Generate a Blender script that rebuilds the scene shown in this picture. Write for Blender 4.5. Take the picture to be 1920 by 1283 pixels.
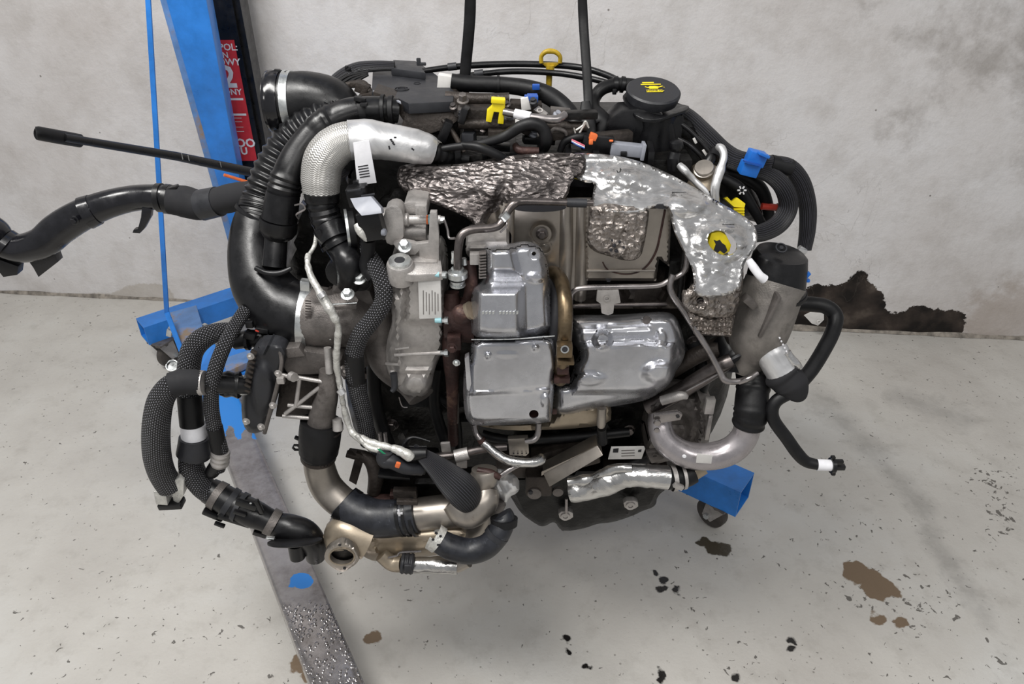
import bpy, bmesh, math, random
from mathutils import Vector, Matrix, noise, geometry
random.seed(4)
C = bpy.context.scene.collection
for o in list(bpy.data.objects): bpy.data.objects.remove(o)

# ------------------------------------------------------------------ camera, world, lamps, exposure
CAM_H = 1.4; PITCH = math.radians(33); F = 1400.0
cam_d = bpy.data.cameras.new('camera'); cam = bpy.data.objects.new('camera', cam_d); C.objects.link(cam)
cam.location = (0, 0, CAM_H); cam.rotation_euler = (math.radians(90) - PITCH, 0, 0)
cam_d.sensor_width = 36; cam_d.lens = 36 * F / 1920; cam_d.clip_start = 0.02; cam_d.clip_end = 50
bpy.context.scene.camera = cam
vs = bpy.context.scene.view_settings
vs.view_transform = 'Standard'; vs.look = 'None'; vs.gamma = 1; vs.use_curve_mapping = False; vs.exposure = -0.04
w = bpy.data.worlds.new('world'); bpy.context.scene.world = w; w.use_nodes = True
w.node_tree.nodes['Background'].inputs[0].default_value = (0.97, 0.98, 1.0, 1)
w.node_tree.nodes['Background'].inputs[1].default_value = 0.36
def lamp(loc, target, sx, sy, power, col=(1, 0.98, 0.95)):
    d = bpy.data.lights.new('ceiling_or_fill_lamp', 'AREA'); d.shape = 'RECTANGLE'; d.size = sx; d.size_y = sy; d.energy = power; d.color = col
    o = bpy.data.objects.new('ceiling_or_fill_lamp', d); C.objects.link(o); o.location = loc
    o.rotation_euler = (Vector(target) - Vector(loc)).to_track_quat('-Z', 'Y').to_euler(); return o
lamp((-0.9, 0.55, 2.75), (-0.1, 1.5, 0.3), 1.5, 0.5, 60)
lamp((0.9, -0.5, 2.7), (0.2, 1.2, 0.6), 1.4, 0.35, 15)
lamp((-0.25, -0.25, 1.9), (0.0, 1.1, 0.8), 0.35, 0.25, 3.6)  # added soft front fill near the camera, not a ceiling fixture

# ------------------------------------------------------------------ picking points
CP, SP = math.cos(PITCH), math.sin(PITCH)
def P(u, v, Y):
    "point of the vertical plane at distance Y seen at (u, v) of the photograph"
    a = u - 960; b = 641.5 - v
    t = Y / (F * CP + b * SP)
    return Vector((a * t, Y, CAM_H + t * (-F * SP + b * CP)))
def PZ(u, v, z):
    a = u - 960; b = 641.5 - v
    t = (z - CAM_H) / (-F * SP + b * CP)
    return Vector((a * t, t * (F * CP + b * SP), z))
def px(p):
    "metres per pixel at a point"
    return (p[1] * CP + (CAM_H - p[2]) * SP) / F
def proj(p):
    d = p[1] * CP + (CAM_H - p[2]) * SP; q = p[1] * SP - (CAM_H - p[2]) * CP
    return 960 + F * p[0] / d, 641.5 - F * q / d

# ------------------------------------------------------------------ materials
def lin(h):
    return tuple(((int(h[i:i+2], 16) / 255 + 0.055) / 1.055) ** 2.4 if int(h[i:i+2], 16) > 10 else int(h[i:i+2], 16) / 255 / 12.92 for i in (0, 2, 4)) + (1,)
class N:
    def __init__(s, name):
        s.m = bpy.data.materials.new(name); s.m.use_nodes = True; s.t = s.m.node_tree; s.b = s.t.nodes['Principled BSDF']
    def n(s, typ, **kw):
        k = s.t.nodes.new('ShaderNode' + typ)
        for a, v in kw.items():
            if a in k.inputs.keys() if isinstance(a, str) and hasattr(k.inputs, 'keys') else False: k.inputs[a].default_value = v
            else: setattr(k, a, v)
        return k
    def l(s, a, b): s.t.links.new(a, b)
    def tex(s, typ, scale, coord='Object', stretch=None, **kw):
        tc = s.n('TexCoord'); out = tc.outputs[coord]
        if stretch:
            mp = s.n('Mapping'); mp.inputs['Scale'].default_value = stretch; s.l(out, mp.inputs[0]); out = mp.outputs[0]
        k = s.n('Tex' + typ); k.inputs['Scale'].default_value = scale
        for a, v in kw.items():
            if a in k.inputs.keys(): k.inputs[a].default_value = v
            else: setattr(k, a, v)
        s.l(out, k.inputs['Vector']); return k
    def ramp(s, src, stops):
        r = s.n('ValToRGB'); e = r.color_ramp.elements
        while len(e) < len(stops): e.new(0.5)
        for i, (p, c) in enumerate(stops):
            e[i].position = p; e[i].color = c if isinstance(c, tuple) else (c, c, c, 1)
        s.l(src, r.inputs[0]); return r.outputs[0]
    def mix(s, fac, a, b, mode='MIX'):
        k = s.n('Mix'); k.data_type = 'RGBA'; k.blend_type = mode
        for i, x in ((0, fac), (6, a), (7, b)):
            if isinstance(x, (int, float, tuple)): k.inputs[i].default_value = x
            else: s.l(x, k.inputs[i])
        return k.outputs[2]
    def math(s, op, a, b=0.0, c=None):
        k = s.n('Math'); k.operation = op
        for i, x in enumerate((a, b, c)):
            if x is None: continue
            if isinstance(x, (int, float)): k.inputs[i].default_value = x
            else: s.l(x, k.inputs[i])
        return k.outputs[0]
    def bump(s, h, strength, dist=0.002):
        k = s.n('Bump'); k.inputs['Strength'].default_value = strength; k.inputs['Distance'].default_value = dist
        s.l(h, k.inputs['Height']); s.l(k.outputs[0], s.b.inputs['Normal'])
    def set(s, **kw):
        for a, v in kw.items(): s.b.inputs[a.replace('_', ' ')].default_value = v
        return s
def simple(name, hexc, rough=0.5, metal=0.0, var=0.15, scale=40, bump=0.0, bscale=400, bdist=0.0006, rvar=0.12, spec=0.5, dirt=None, coat=0):
    m = N(name); c = lin(hexc)
    t = m.tex('Noise', scale, Detail=6.0, Roughness=0.65)
    d = tuple(max(0, x * (1 - var * 2)) for x in c[:3]) + (1,); b = tuple(min(1, x * (1 + var)) for x in c[:3]) + (1,)
    col = m.ramp(t.outputs[0], [(0.32, d), (0.62, b)])
    if dirt:
        t2 = m.tex('Noise', dirt[1], Detail=8.0, Roughness=0.7)
        col = m.mix(m.ramp(t2.outputs[0], [(dirt[2], 0.0), (dirt[2] + 0.12, 1.0)]), col, lin(dirt[0]))
    m.l(col, m.b.inputs['Base Color'])
    r = m.n('MapRange'); m.l(t.outputs[0], r.inputs[0]); r.inputs[1].default_value = 0.3; r.inputs[2].default_value = 0.7
    r.inputs[3].default_value = rough - rvar; r.inputs[4].default_value = rough + rvar; m.l(r.outputs[0], m.b.inputs['Roughness'])
    m.set(Metallic=metal, Specular_IOR_Level=spec, Coat_Weight=coat)
    if bump:
        t3 = m.tex('Noise', bscale, Detail=4.0); m.bump(t3.outputs[0], bump, bdist)
    return m.m
M = {}
M['plastic'] = simple('black_plastic', '101012', 0.34, var=0.2, bump=0.15, spec=0.45)
M['gloss'] = simple('glossy_black_paint', '141418', 0.2, var=0.2, bump=0.15, bscale=60, bdist=0.002, spec=0.5, coat=0.12)
M['satin'] = simple('dark_grey_plastic', '26272b', 0.48, var=0.12, bump=0.25, bscale=900)
M['rubber'] = simple('black_rubber', '101012', 0.5, spec=0.35, var=0.2, bump=0.2, bscale=300)
M['rubber_dusty'] = simple('dusty_rubber', '1f2127', 0.45, var=0.25, bump=0.3, bscale=200, dirt=('55585f', 30, 0.6))
M['foam'] = simple('grey_foam_sleeve', '1e1e21', 0.85, var=0.15, bump=0.4, bscale=1200)
M['core'] = simple('dark_iron_gap_shade', '0d0c0b', 0.42, 0.3, var=0.5, scale=18, bump=0.6, bscale=90, bdist=0.003, dirt=('26211d', 14, 0.58))  # near black, puts the shade of the engine gaps into the colour
M['iron'] = simple('dark_cast_iron', '3d3733', 0.5, 0.5, var=0.3, scale=22, bump=0.6, bscale=150, bdist=0.002)
M['rustiron'] = simple('rusty_brown_iron', '3f2b28', 0.55, 0.35, var=0.35, scale=25, bump=0.6, bscale=200, bdist=0.0015, dirt=('7a5f50', 20, 0.6))
M['cast'] = simple('cast_aluminium', 'b0aca9', 0.45, 0.6, var=0.16, scale=24, bump=0.45, bscale=500, bdist=0.001, dirt=('5e5852', 13, 0.62))
M['cast_dark'] = simple('dirty_cast_aluminium', '6d6865', 0.5, 0.55, var=0.25, scale=20, bump=0.5, bscale=400, bdist=0.001, dirt=('35302d', 12, 0.58))
M['stamped'] = simple('stamped_aluminium', 'c6c7cc', 0.27, 0.9, var=0.1, scale=14, bump=0.12, bscale=40, bdist=0.003, rvar=0.06, dirt=('968f89', 9, 0.7))
M['stain'] = simple('dull_stainless_steel', 'a39c94', 0.38, 0.85, var=0.14, scale=9, bump=0.1, rvar=0.1, dirt=('6a5c4e', 8, 0.62))
M['cast_mid'] = simple('grey_cast_aluminium', '85807b', 0.46, 0.5, var=0.2, scale=16, bump=0.4, bscale=400, bdist=0.001, dirt=('5e5a55', 10, 0.58))
M['beige'] = simple('heat_tinted_steel', 'a09483', 0.4, 0.75, var=0.15, scale=9, bump=0.15, dirt=('7a6a55', 8, 0.6))
M['steel'] = simple('bare_steel_tube', '9b9695', 0.3, 0.9, var=0.15, scale=30)
M['darksteel'] = simple('dark_steel_tube', '6a6462', 0.32, 0.85, var=0.2, scale=30)
M['zinc'] = simple('zinc_plated_steel', 'cfd2d2', 0.3, 0.9, var=0.08, scale=60)
M['pipegrey'] = simple('grey_painted_pipe', 'a8a3a5', 0.3, 0.7, var=0.08, scale=30, bump=0.1, bscale=900)
M['gold'] = simple('gold_chromated_band', '746550', 0.36, 0.9, var=0.2, scale=30, bump=0.1, dirt=('5a4a35', 30, 0.6))
M['white'] = simple('white_tape', 'e6e6ea', 0.5, var=0.05)
M['paper'] = simple('paper_label', 'd5d3d0', 0.5, var=0.05)
M['ink'] = simple('black_ink', '242428', 0.6, var=0.0)
M['yellow'] = simple('yellow_plastic', 'e8d21a', 0.4, var=0.05)
M['dullyellow'] = simple('worn_yellow_plastic', 'b39524', 0.45, var=0.2, scale=90)
M['blueclip'] = simple('blue_plastic', '1e6cc8', 0.4, var=0.06)
M['darkblue'] = simple('dark_blue_plastic', '1d4fa3', 0.4, var=0.06)
M['red'] = simple('red_plastic', 'b33a2c', 0.45, var=0.1)
M['orange'] = simple('orange_paint', 'e0703a', 0.5, var=0.1)
M['teal'] = simple('pale_teal_paint', '8fbcc4', 0.5, var=0.08)
M['green'] = simple('green_wire', '1c7a55', 0.5)
M['pink'] = simple('pink_wire', 'd0677a', 0.5)
M['lightgrey'] = simple('light_grey_plastic', '8d9099', 0.4, var=0.06)
M['sticker'] = simple('red_sticker', 'c9333a', 0.4, var=0.06)
M['cranegrey'] = simple('wheel_rubber', '45403c', 0.6, var=0.2)
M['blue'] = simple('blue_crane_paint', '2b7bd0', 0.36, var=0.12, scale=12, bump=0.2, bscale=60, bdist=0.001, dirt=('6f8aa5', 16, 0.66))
M['blue_worn_lit'] = simple('worn_or_lit_blue_paint', '5f86bb', 0.45, var=0.15, scale=12, dirt=('8d7a66', 7, 0.5))  # scuffed plates, and the mast side where a paler blue imitates light
def braid(name, base, light, su, sv, k=1.0):
    m = N(name); tc = m.n('TexCoord'); sp = m.n('SeparateXYZ'); m.l(tc.outputs['UV'], sp.inputs[0])
    a = m.math('COSINE' if not su else 'SINE', m.math('MULTIPLY', sp.outputs[0], su)); b = m.math('SINE', m.math('MULTIPLY', sp.outputs[1], sv))
    h = m.math('MULTIPLY', a, b); h2 = m.math('ABSOLUTE', h)
    c = m.mix(m.ramp(h, [(0.45, 0.0), (0.8, 1.0)]), lin(base), lin(light)); m.l(c, m.b.inputs['Base Color'])
    m.set(Roughness=0.5); m.bump(h2, k, 0.0015); return m.m
M['braid'] = braid('braided_sleeve', '101012', '85858c', 1300, 950)
M['braidfine'] = braid('ribbed_knit_sleeve', '131316', '3c3c43', 0.0, 1900, 0.8)
def foil(name, hexc, scale, strength, rough, metal=0.95, kind='Voronoi', dirt=None, stretch=None, dist=0.004):
    m = N(name); c = lin(hexc)
    n1 = m.tex('Noise', scale * 0.5, stretch=stretch, Detail=5.0, Roughness=0.6, Distortion=0.8)
    v1 = m.tex('Voronoi', scale, stretch=stretch); 
    h = m.math('ADD', m.math('MULTIPLY', n1.outputs[0], 1.1), v1.outputs['Distance'])
    col = m.ramp(n1.outputs[0], [(0.3, tuple(x * 0.6 for x in c[:3]) + (1,)), (0.6, c)])
    if dirt:
        t2 = m.tex('Noise', dirt[1], Detail=8.0); col = m.mix(m.ramp(t2.outputs[0], [(dirt[2], 0.0), (dirt[2] + 0.15, 1.0)]), col, lin(dirt[0]))
    m.l(col, m.b.inputs['Base Color']); m.set(Metallic=metal, Roughness=rough); m.bump(h, strength, dist); return m.m
M['foil'] = foil('crumpled_foil', 'e6e5e4', 75, 0.45, 0.27, stretch=(0.7, 1, 1.5), dist=0.003)
M['foilwrap'] = foil('wrapped_foil_tape', 'd2d1cf', 28, 0.6, 0.22, stretch=(1, 1, 1.6))
M['foilsoft'] = foil('smooth_foil_sleeve', 'ebebec', 26, 0.4, 0.38, 0.75)
M['dimple'] = foil('sooty_dimpled_shield', '7c7674', 120, 0.8, 0.3, 0.85, stretch=(0.7, 1, 1.5), dirt=('2a2524', 9, 0.5), dist=0.0035)
M['dimplegrey'] = foil('dull_dimpled_shield', '9d958f', 120, 0.8, 0.34, 0.85)
M['fibre'] = simple('fibreglass_wrap', 'cfcec9', 0.4, 0.5, var=0.15, scale=60, bump=0.6, bscale=260, bdist=0.002)
def sleeve_mat():
    m = N('silver_woven_sleeve'); tc = m.n('TexCoord'); sp = m.n('SeparateXYZ'); m.l(tc.outputs['UV'], sp.inputs[0])
    a = m.math('SINE', m.math('ADD', m.math('MULTIPLY', sp.outputs[0], 2400), m.math('MULTIPLY', m.math('SINE', m.math('MULTIPLY', sp.outputs[1], 900)), 1.5)))
    m.l(m.ramp(a, [(0.2, lin('a9a7a3')), (0.8, lin('d9d8d6'))]), m.b.inputs['Base Color'])
    m.set(Roughness=0.36, Metallic=0.6); m.bump(a, 0.35, 0.001); return m.m
M['woven'] = sleeve_mat()

# ------------------------------------------------------------------ geometry makers: each returns (verts, faces, uvs or None)
def cat(pts, n):
    "Catmull-Rom through points of any dimension"
    out = []; L = len(pts)
    for i in range(L - 1):
        p0 = pts[max(i - 1, 0)]; p1 = pts[i]; p2 = pts[i + 1]; p3 = pts[min(i + 2, L - 1)]
        for k in range(n):
            t = k / n; t2 = t * t; t3 = t2 * t
            out.append(tuple(0.5 * ((2 * b) + (c - a) * t + (2 * a - 5 * b + 4 * c - d) * t2 + (3 * b - a - 3 * c + d) * t3) for a, b, c, d in zip(p0, p1, p2, p3)))
    out.append(tuple(pts[-1])); return out
def sweep(path, radii, nseg=20, flat=1.0, cap=True, up=None):
    V, Fc, UV = [], [], []
    n = len(path)
    tan = [(path[min(i + 1, n - 1)] - path[max(i - 1, 0)]).normalized() for i in range(n)]
    a = Vector(up) if up else Vector((0, 0, 1)) if abs(tan[0].z) < 0.85 else Vector((1, 0, 0))
    nx = tan[0].cross(a).normalized(); s = 0; ss = []
    for i in range(n):
        if i:
            q = tan[i - 1].rotation_difference(tan[i]); nx = (q @ nx); nx = (nx - tan[i] * nx.dot(tan[i])).normalized(); s += (path[i] - path[i - 1]).length
        ny = tan[i].cross(nx); ss.append(s)
        for k in range(nseg):
            t = 2 * math.pi * k / nseg
            V.append(path[i] + nx * (math.cos(t) * radii[i]) + ny * (math.sin(t) * radii[i] * flat))
    rm = sum(radii) / n
    for i in range(n - 1):
        for k in range(nseg):
            k2 = (k + 1) % nseg
            Fc.append((i * nseg + k, i * nseg + k2, (i + 1) * nseg + k2, (i + 1) * nseg + k))
            v0 = 2 * math.pi * k / nseg * rm; v1 = 2 * math.pi * (k + 1) / nseg * rm
            UV.append(((ss[i], v0), (ss[i], v1), (ss[i + 1], v1), (ss[i + 1], v0)))
    if cap:
        Fc.append(tuple(range(nseg))[::-1]); UV.append(tuple((0, 0) for _ in range(nseg)))
        Fc.append(tuple((n - 1) * nseg + k for k in range(nseg))); UV.append(tuple((0, 0) for _ in range(nseg)))
    return V, Fc, UV
def tube(pts, r=None, sub=7, nseg=20, ribs=(), flat=1.0, wob=0.0, wf=45, lin_=False, up=None, cap=True, hollow=0):
    "pts (u, v, Y[, r px]); ribs [(t0, t1, count, amp px)]; hollow: open far mouth, depth px"
    pts = [tuple(p) if len(p) == 4 else tuple(p) + (r,) for p in pts]
    if len(pts) == 2: lin_ = True
    nr = sum(k[2] for k in ribs)
    if lin_:
        q = []
        for i in range(len(pts) - 1):
            k_ = max(1, (nr * 8) // (len(pts) - 1)) if nr else 1
            for k in range(k_): q.append(tuple(a + (b - a) * k / k_ for a, b in zip(pts[i], pts[i + 1])))
        q.append(pts[-1]); pts = q
    else:
        pts = cat(pts, max(sub, int(nr * 8 / (len(pts) - 1)) + 1 if nr else 0))
    path = [P(*p[:3]) for p in pts]; n = len(pts); rad = []
    for i, p in enumerate(pts):
        rr = p[3]; t = i / (n - 1)
        for t0, t1, c, amp in ribs:
            if t0 <= t <= t1: rr += amp * (0.5 - 0.5 * math.cos(2 * math.pi * c * (t - t0) / (t1 - t0)))
        if wob: rr *= 1 + wob * (noise.noise(path[i] * wf) + 0.4 * noise.noise(path[i] * wf * 2.7))
        rad.append(rr * px(path[i]))
    if hollow:
        e = path[-1]; d = (path[-1] - path[-2]).normalized()
        path += [e + d * 0.0004, e + d * 0.0003, e - d * hollow * px(e)]; rad += [rad[-1] * 0.97, rad[-1] * 0.84, rad[-1] * 0.8]
        g = sweep(path[:-3], rad[:-3], nseg, flat, False, up)
        # inner wall is swept as its own shell so its frame stays steady
        g2 = sweep([e, e - d * hollow * px(e) * 0.5, e - d * hollow * px(e)], [rad[-4] * 0.86, rad[-4] * 0.84, rad[-4] * 0.82], nseg, flat, False, up)
        g3 = ring(e, d, rad[-4], rad[-4] * 0.86, 0.0006); g4 = disc(e - d * hollow * px(e), d, rad[-4] * 0.83)
        return join(g, g2, g3, g4)
    V, Fc, UV = sweep(path, rad, nseg, flat, cap, up)
    return V, Fc, UV
def frame(axis):
    a = Vector(axis).normalized(); b = Vector((0, 0, 1)) if abs(a.z) < 0.9 else Vector((1, 0, 0))
    x = a.cross(b).normalized(); return a, x, a.cross(x)
def lathe(c, axis, prof, nseg=28, sq=1.0):
    "prof: [(distance along axis, radius)] in metres"
    a, x, y = frame(axis); V, Fc = [], []
    for (h, r) in prof:
        for k in range(nseg):
            t = 2 * math.pi * k / nseg; V.append(c + a * h + x * (math.cos(t) * r) + y * (math.sin(t) * r * sq))
    for i in range(len(prof) - 1):
        for k in range(nseg):
            k2 = (k + 1) % nseg; Fc.append((i * nseg + k, i * nseg + k2, (i + 1) * nseg + k2, (i + 1) * nseg + k))
    if prof[0][1] > 1e-5: Fc.append(tuple(range(nseg))[::-1])
    if prof[-1][1] > 1e-5: Fc.append(tuple((len(prof) - 1) * nseg + k for k in range(nseg)))
    return V, Fc, None
def ring(c, axis, ro, ri, h, nseg=28):
    a, x, y = frame(axis); V, Fc = [], []
    prof = [(0, ri), (0, ro), (h, ro), (h, ri)]
    for (q, r) in prof:
        for k in range(nseg):
            t = 2 * math.pi * k / nseg; V.append(c + a * q + x * (math.cos(t) * r) + y * (math.sin(t) * r))
    for i in range(4):
        j = (i + 1) % 4
        for k in range(nseg):
            k2 = (k + 1) % nseg; Fc.append((i * nseg + k, i * nseg + k2, j * nseg + k2, j * nseg + k))
    return V, Fc, None
def disc(c, axis, r, nseg=24): return lathe(c, axis, [(0, r), (0.0004, r)], nseg)
def L(u, v, Y, axis, prof, nseg=28):
    "lathe with profile in pixels"
    c = P(u, v, Y); k = px(c); return lathe(c, axis, [(h * k, r * k) for h, r in prof], nseg)
def R(u, v, Y, axis, ro, ri, h, nseg=28):
    c = P(u, v, Y); k = px(c); return ring(c, axis, ro * k, ri * k, h * k, nseg)
def bolt(u, v, Y, r, axis=(0, -1, 0), h=None):
    c = P(u, v, Y); k = px(c); h = h or r * 0.9; a, x, y = frame(axis)
    g1 = lathe(c, axis, [(0, r * 1.45 * k), (r * 0.25 * k, r * 1.45 * k), (r * 0.4 * k, r * 1.1 * k)], 18)
    g2 = lathe(c + a * (r * 0.3 * k), axis, [(0, r * k), (h * k, r * k), (h * k + r * 0.15 * k, r * 0.85 * k)], 6)
    return join(g1, g2)
def box3(c, s, rot=(0, 0, 0), bev=0.0, taper=None):
    bm = bmesh.new(); bmesh.ops.create_cube(bm, size=1)
    for v in bm.verts:
        if taper and v.co.z > 0: v.co.x *= taper; v.co.y *= taper
        v.co = Vector((v.co.x * s[0], v.co.y * s[1], v.co.z * s[2]))
    if bev: bmesh.ops.bevel(bm, geom=list(bm.edges), offset=bev, segments=2, affect='EDGES', profile=0.6)
    from mathutils import Euler
    R_ = Euler([math.radians(a) for a in rot]).to_matrix()
    V = [Vector(c) + R_ @ v.co for v in bm.verts]; bm.verts.index_update()
    Fc = [tuple(v.index for v in f.verts) for f in bm.faces]; bm.free(); return V, Fc, None
def box(u, v, Y, w, h, d, rot=(0, 0, 0), bev=2.0, taper=None):
    "centre pixel, width, height and depth in pixels"
    c = P(u, v, Y); k = px(c); return box3(c, (w * k, d * k, h * k), rot, bev * k, taper)
def slab(pts, vec, bev=0.0):
    "polygon of 3-D points pushed along vec"
    vec = Vector(vec); bm = bmesh.new(); vs_ = [bm.verts.new(p) for p in pts]; f = bm.faces.new(vs_)
    r = bmesh.ops.extrude_face_region(bm, geom=[f]); 
    for v in r['geom']:
        if isinstance(v, bmesh.types.BMVert): v.co += vec
    bmesh.ops.recalc_face_normals(bm, faces=bm.faces)
    if bev:
        try: bmesh.ops.bevel(bm, geom=list(bm.edges), offset=bev, segments=2, affect='EDGES', profile=0.6)
        except Exception: pass
    big = [f for f in bm.faces if len(f.verts) > 4]
    if big: bmesh.ops.triangulate(bm, faces=big)
    bm.verts.index_update(); V = [v.co.copy() for v in bm.verts]; Fc = [tuple(v.index for v in f.verts) for f in bm.faces]; bm.free(); return V, Fc, None
def plate(pts, Y, t, bev=1.5, sm=0):
    "upright plate facing the camera side, t metres deep; pts (u, v) or (u, v, Y)"
    if sm: pts = chaikin(pts, sm)
    q = [P(p[0], p[1], p[2] if len(p) > 2 else Y) for p in pts]
    return slab(q, (0, t, 0), bev * px(q[0]))
def lidp(pts, z, t, bev=1.5, sm=0):
    "horizontal plate, top at height z"
    if sm: pts = chaikin(pts, sm)
    q = [PZ(p[0], p[1], z) for p in pts]; return slab(q, (0, 0, -t), bev * px(q[0]))
def chaikin(p, n=2):
    for _ in range(n):
        o = []
        for i in range(len(p)):
            a = p[i]; b = p[(i + 1) % len(p)]
            o.append(tuple(x * 0.75 + y * 0.25 for x, y in zip(a, b))); o.append(tuple(x * 0.25 + y * 0.75 for x, y in zip(a, b)))
        p = o
    return p
def inside(x, y, poly):
    c = False; j = len(poly) - 1
    for i in range(len(poly)):
        xi, yi = poly[i][:2]; xj, yj = poly[j][:2]
        if (yi > y) != (yj > y) and x < (xj - xi) * (y - yi) / (yj - yi) + xi: c = not c
        j = i
    return c
def dist(x, y, poly):
    m = 1e9; j = len(poly) - 1
    for i in range(len(poly)):
        ax, ay = poly[j][:2]; bx, by = poly[i][:2]; dx = bx - ax; dy = by - ay; q = dx * dx + dy * dy
        t = max(0, min(1, ((x - ax) * dx + (y - ay) * dy) / q)) if q else 0
        m = min(m, (x - ax - t * dx) ** 2 + (y - ay - t * dy) ** 2); j = i
    return math.sqrt(m)
def smooth(t): t = max(0, min(1, t)); return t * t * (3 - 2 * t)
def emboss(out, Y, rim=10, rd=0.02, t=0.004, bumps=(), holes=(), step=6, sm=2, crinkle=0, crk=60, lip=0, crm=8, ch=1.0):
    """pressed or cast shell: outline in (u, v), front surface at Y (number or function), its border turned back by rd over rim px.
    bumps: ('c', u, v, ru, rv, height m, soft) | ('l', [(u, v)...], width px, height m) | ('p', poly, soft px, height m)"""
    out = chaikin(out, sm) if sm else list(out)
    yf = Y if callable(Y) else (lambda a, b: Y)
    def res(poly):
        o = []
        for i in range(len(poly)):
            a = poly[i]; b = poly[(i + 1) % len(poly)]; d = math.hypot(b[0] - a[0], b[1] - a[1]); k = max(1, int(round(d / step)))
            if d < step * 0.35 and i % 2: continue
            for j in range(k): o.append((a[0] + (b[0] - a[0]) * j / k, a[1] + (b[1] - a[1]) * j / k))
        return o
    rings = [res(out)] + [res(h) for h in holes]
    pts, ed = [], []
    for rg in rings:
        b0 = len(pts); pts += rg; ed += [(b0 + i, b0 + (i + 1) % len(rg)) for i in range(len(rg))]
    x0 = min(p[0] for p in out); x1 = max(p[0] for p in out); y0 = min(p[1] for p in out); y1 = max(p[1] for p in out)
    ny = int((y1 - y0) / step) + 1; nx = int((x1 - x0) / step) + 1
    for i in range(nx):
        for j in range(ny):
            x = x0 + (i + 0.5 + (0.25 if j % 2 else -0.25)) * step; y = y0 + (j + 0.5) * step
            if inside(x, y, out) and dist(x, y, out) > step * 0.45 and not any(inside(x, y, h) or dist(x, y, h) < step * 0.45 for h in holes): pts.append((x, y))
    if rim > step:   # a tighter row where the border turns
        pass
    r = geometry.delaunay_2d_cdt([Vector(p) for p in pts], ed, [], 0, 1e-4)
    vv = [(p[0], p[1]) for p in r[0]]; tri = []
    for f in r[2]:
        cx = sum(vv[i][0] for i in f) / len(f); cy = sum(vv[i][1] for i in f) / len(f)
        if inside(cx, cy, rings[0]) and not any(inside(cx, cy, h) for h in rings[1:]): tri.append(tuple(f))
    V = []
    for (x, y) in vv:
        d = dist(x, y, out); yy = yf(x, y)
        if rim: yy += rd * (1 - math.sqrt(max(0, 1 - (1 - min(1, d / rim)) ** 2)))
        if lip and d < lip: yy -= 0.003 * smooth((lip - d) / lip * 1.6)
        for b in bumps:
            if b[0] == 'c':
                q = math.hypot((x - b[1]) / b[3], (y - b[2]) / b[4]); yy -= b[5] * smooth((1 - q) / max(b[6], 0.01))
            elif b[0] == 'l':
                q = min(dist(x, y, [b[1][i], b[1][i + 1]]) for i in range(len(b[1]) - 1)); yy -= b[3] * smooth(1.0 - q / b[2])
            else:
                if inside(x, y, b[1]): yy -= b[3] * smooth(dist(x, y, b[1]) / b[2])
        if crinkle:
            p = Vector((x * ch, y, 0)) * (1 / crk)
            n_ = noise.noise(p * 3) * 0.6 + abs(noise.noise(p * 7)) * 0.9 + abs(noise.noise(p * 15)) * 0.35
            yy -= crinkle * n_ * smooth((d - crm * .4) / crm)
        V.append(P(x, y, yy))
    n = len(V); Fc = []
    for f in tri:
        a, b, c = (V[i] for i in f[:3])
        if (b - a).cross(c - a).y > 0: f = f[::-1]
        Fc.append(f)
    V2 = [v + Vector((0, t, 0)) for v in V]; ec = {}
    for f in Fc:
        for i in range(len(f)):
            a, b = f[i], f[(i + 1) % len(f)]; ec[(a, b)] = 1
    side = [(a, b) for (a, b) in ec if (b, a) not in ec]
    return V + V2, Fc + [tuple(i + n for i in f[::-1]) for f in Fc] + [(b, a, a + n, b + n) for a, b in side], None
def oval(u, v, ru, rv, ang=0, n=18):
    a = math.radians(ang); o = []
    for k in range(n):
        t = 2 * math.pi * k / n; x = math.cos(t) * ru; y = math.sin(t) * rv
        o.append((u + x * math.cos(a) - y * math.sin(a), v + x * math.sin(a) + y * math.cos(a)))
    return o
def join(*gs):
    V, Fc, UV = [], [], []
    any_uv = any(g[2] for g in gs)
    for g in gs:
        b = len(V); V += list(g[0]); Fc += [tuple(i + b for i in f) for f in g[1]]
        if any_uv: UV += list(g[2]) if g[2] else [tuple((0, 0) for _ in f) for f in g[1]]
    return V, Fc, (UV if any_uv else None)
def text(s, o, xd, yd, size, t=0.0004, bold=0.0):
    cu = bpy.data.curves.new('t', 'FONT'); cu.body = s; cu.size = 1; cu.extrude = 0; cu.offset = bold; cu.align_x = 'CENTER'; cu.align_y = 'CENTER'; cu.resolution_u = 2
    ob_ = bpy.data.objects.new('t', cu); C.objects.link(ob_); bpy.context.view_layer.update()
    me = bpy.data.meshes.new_from_object(ob_); bpy.data.objects.remove(ob_)
    xd = Vector(xd).normalized(); yd = Vector(yd); yd = (yd - xd * yd.dot(xd)).normalized(); nrm = xd.cross(yd)
    V = [Vector(o) + xd * v.co.x * size + yd * v.co.y * size + nrm * t for v in me.vertices]
    return V, [tuple(p.vertices) for p in me.polygons], None

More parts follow.
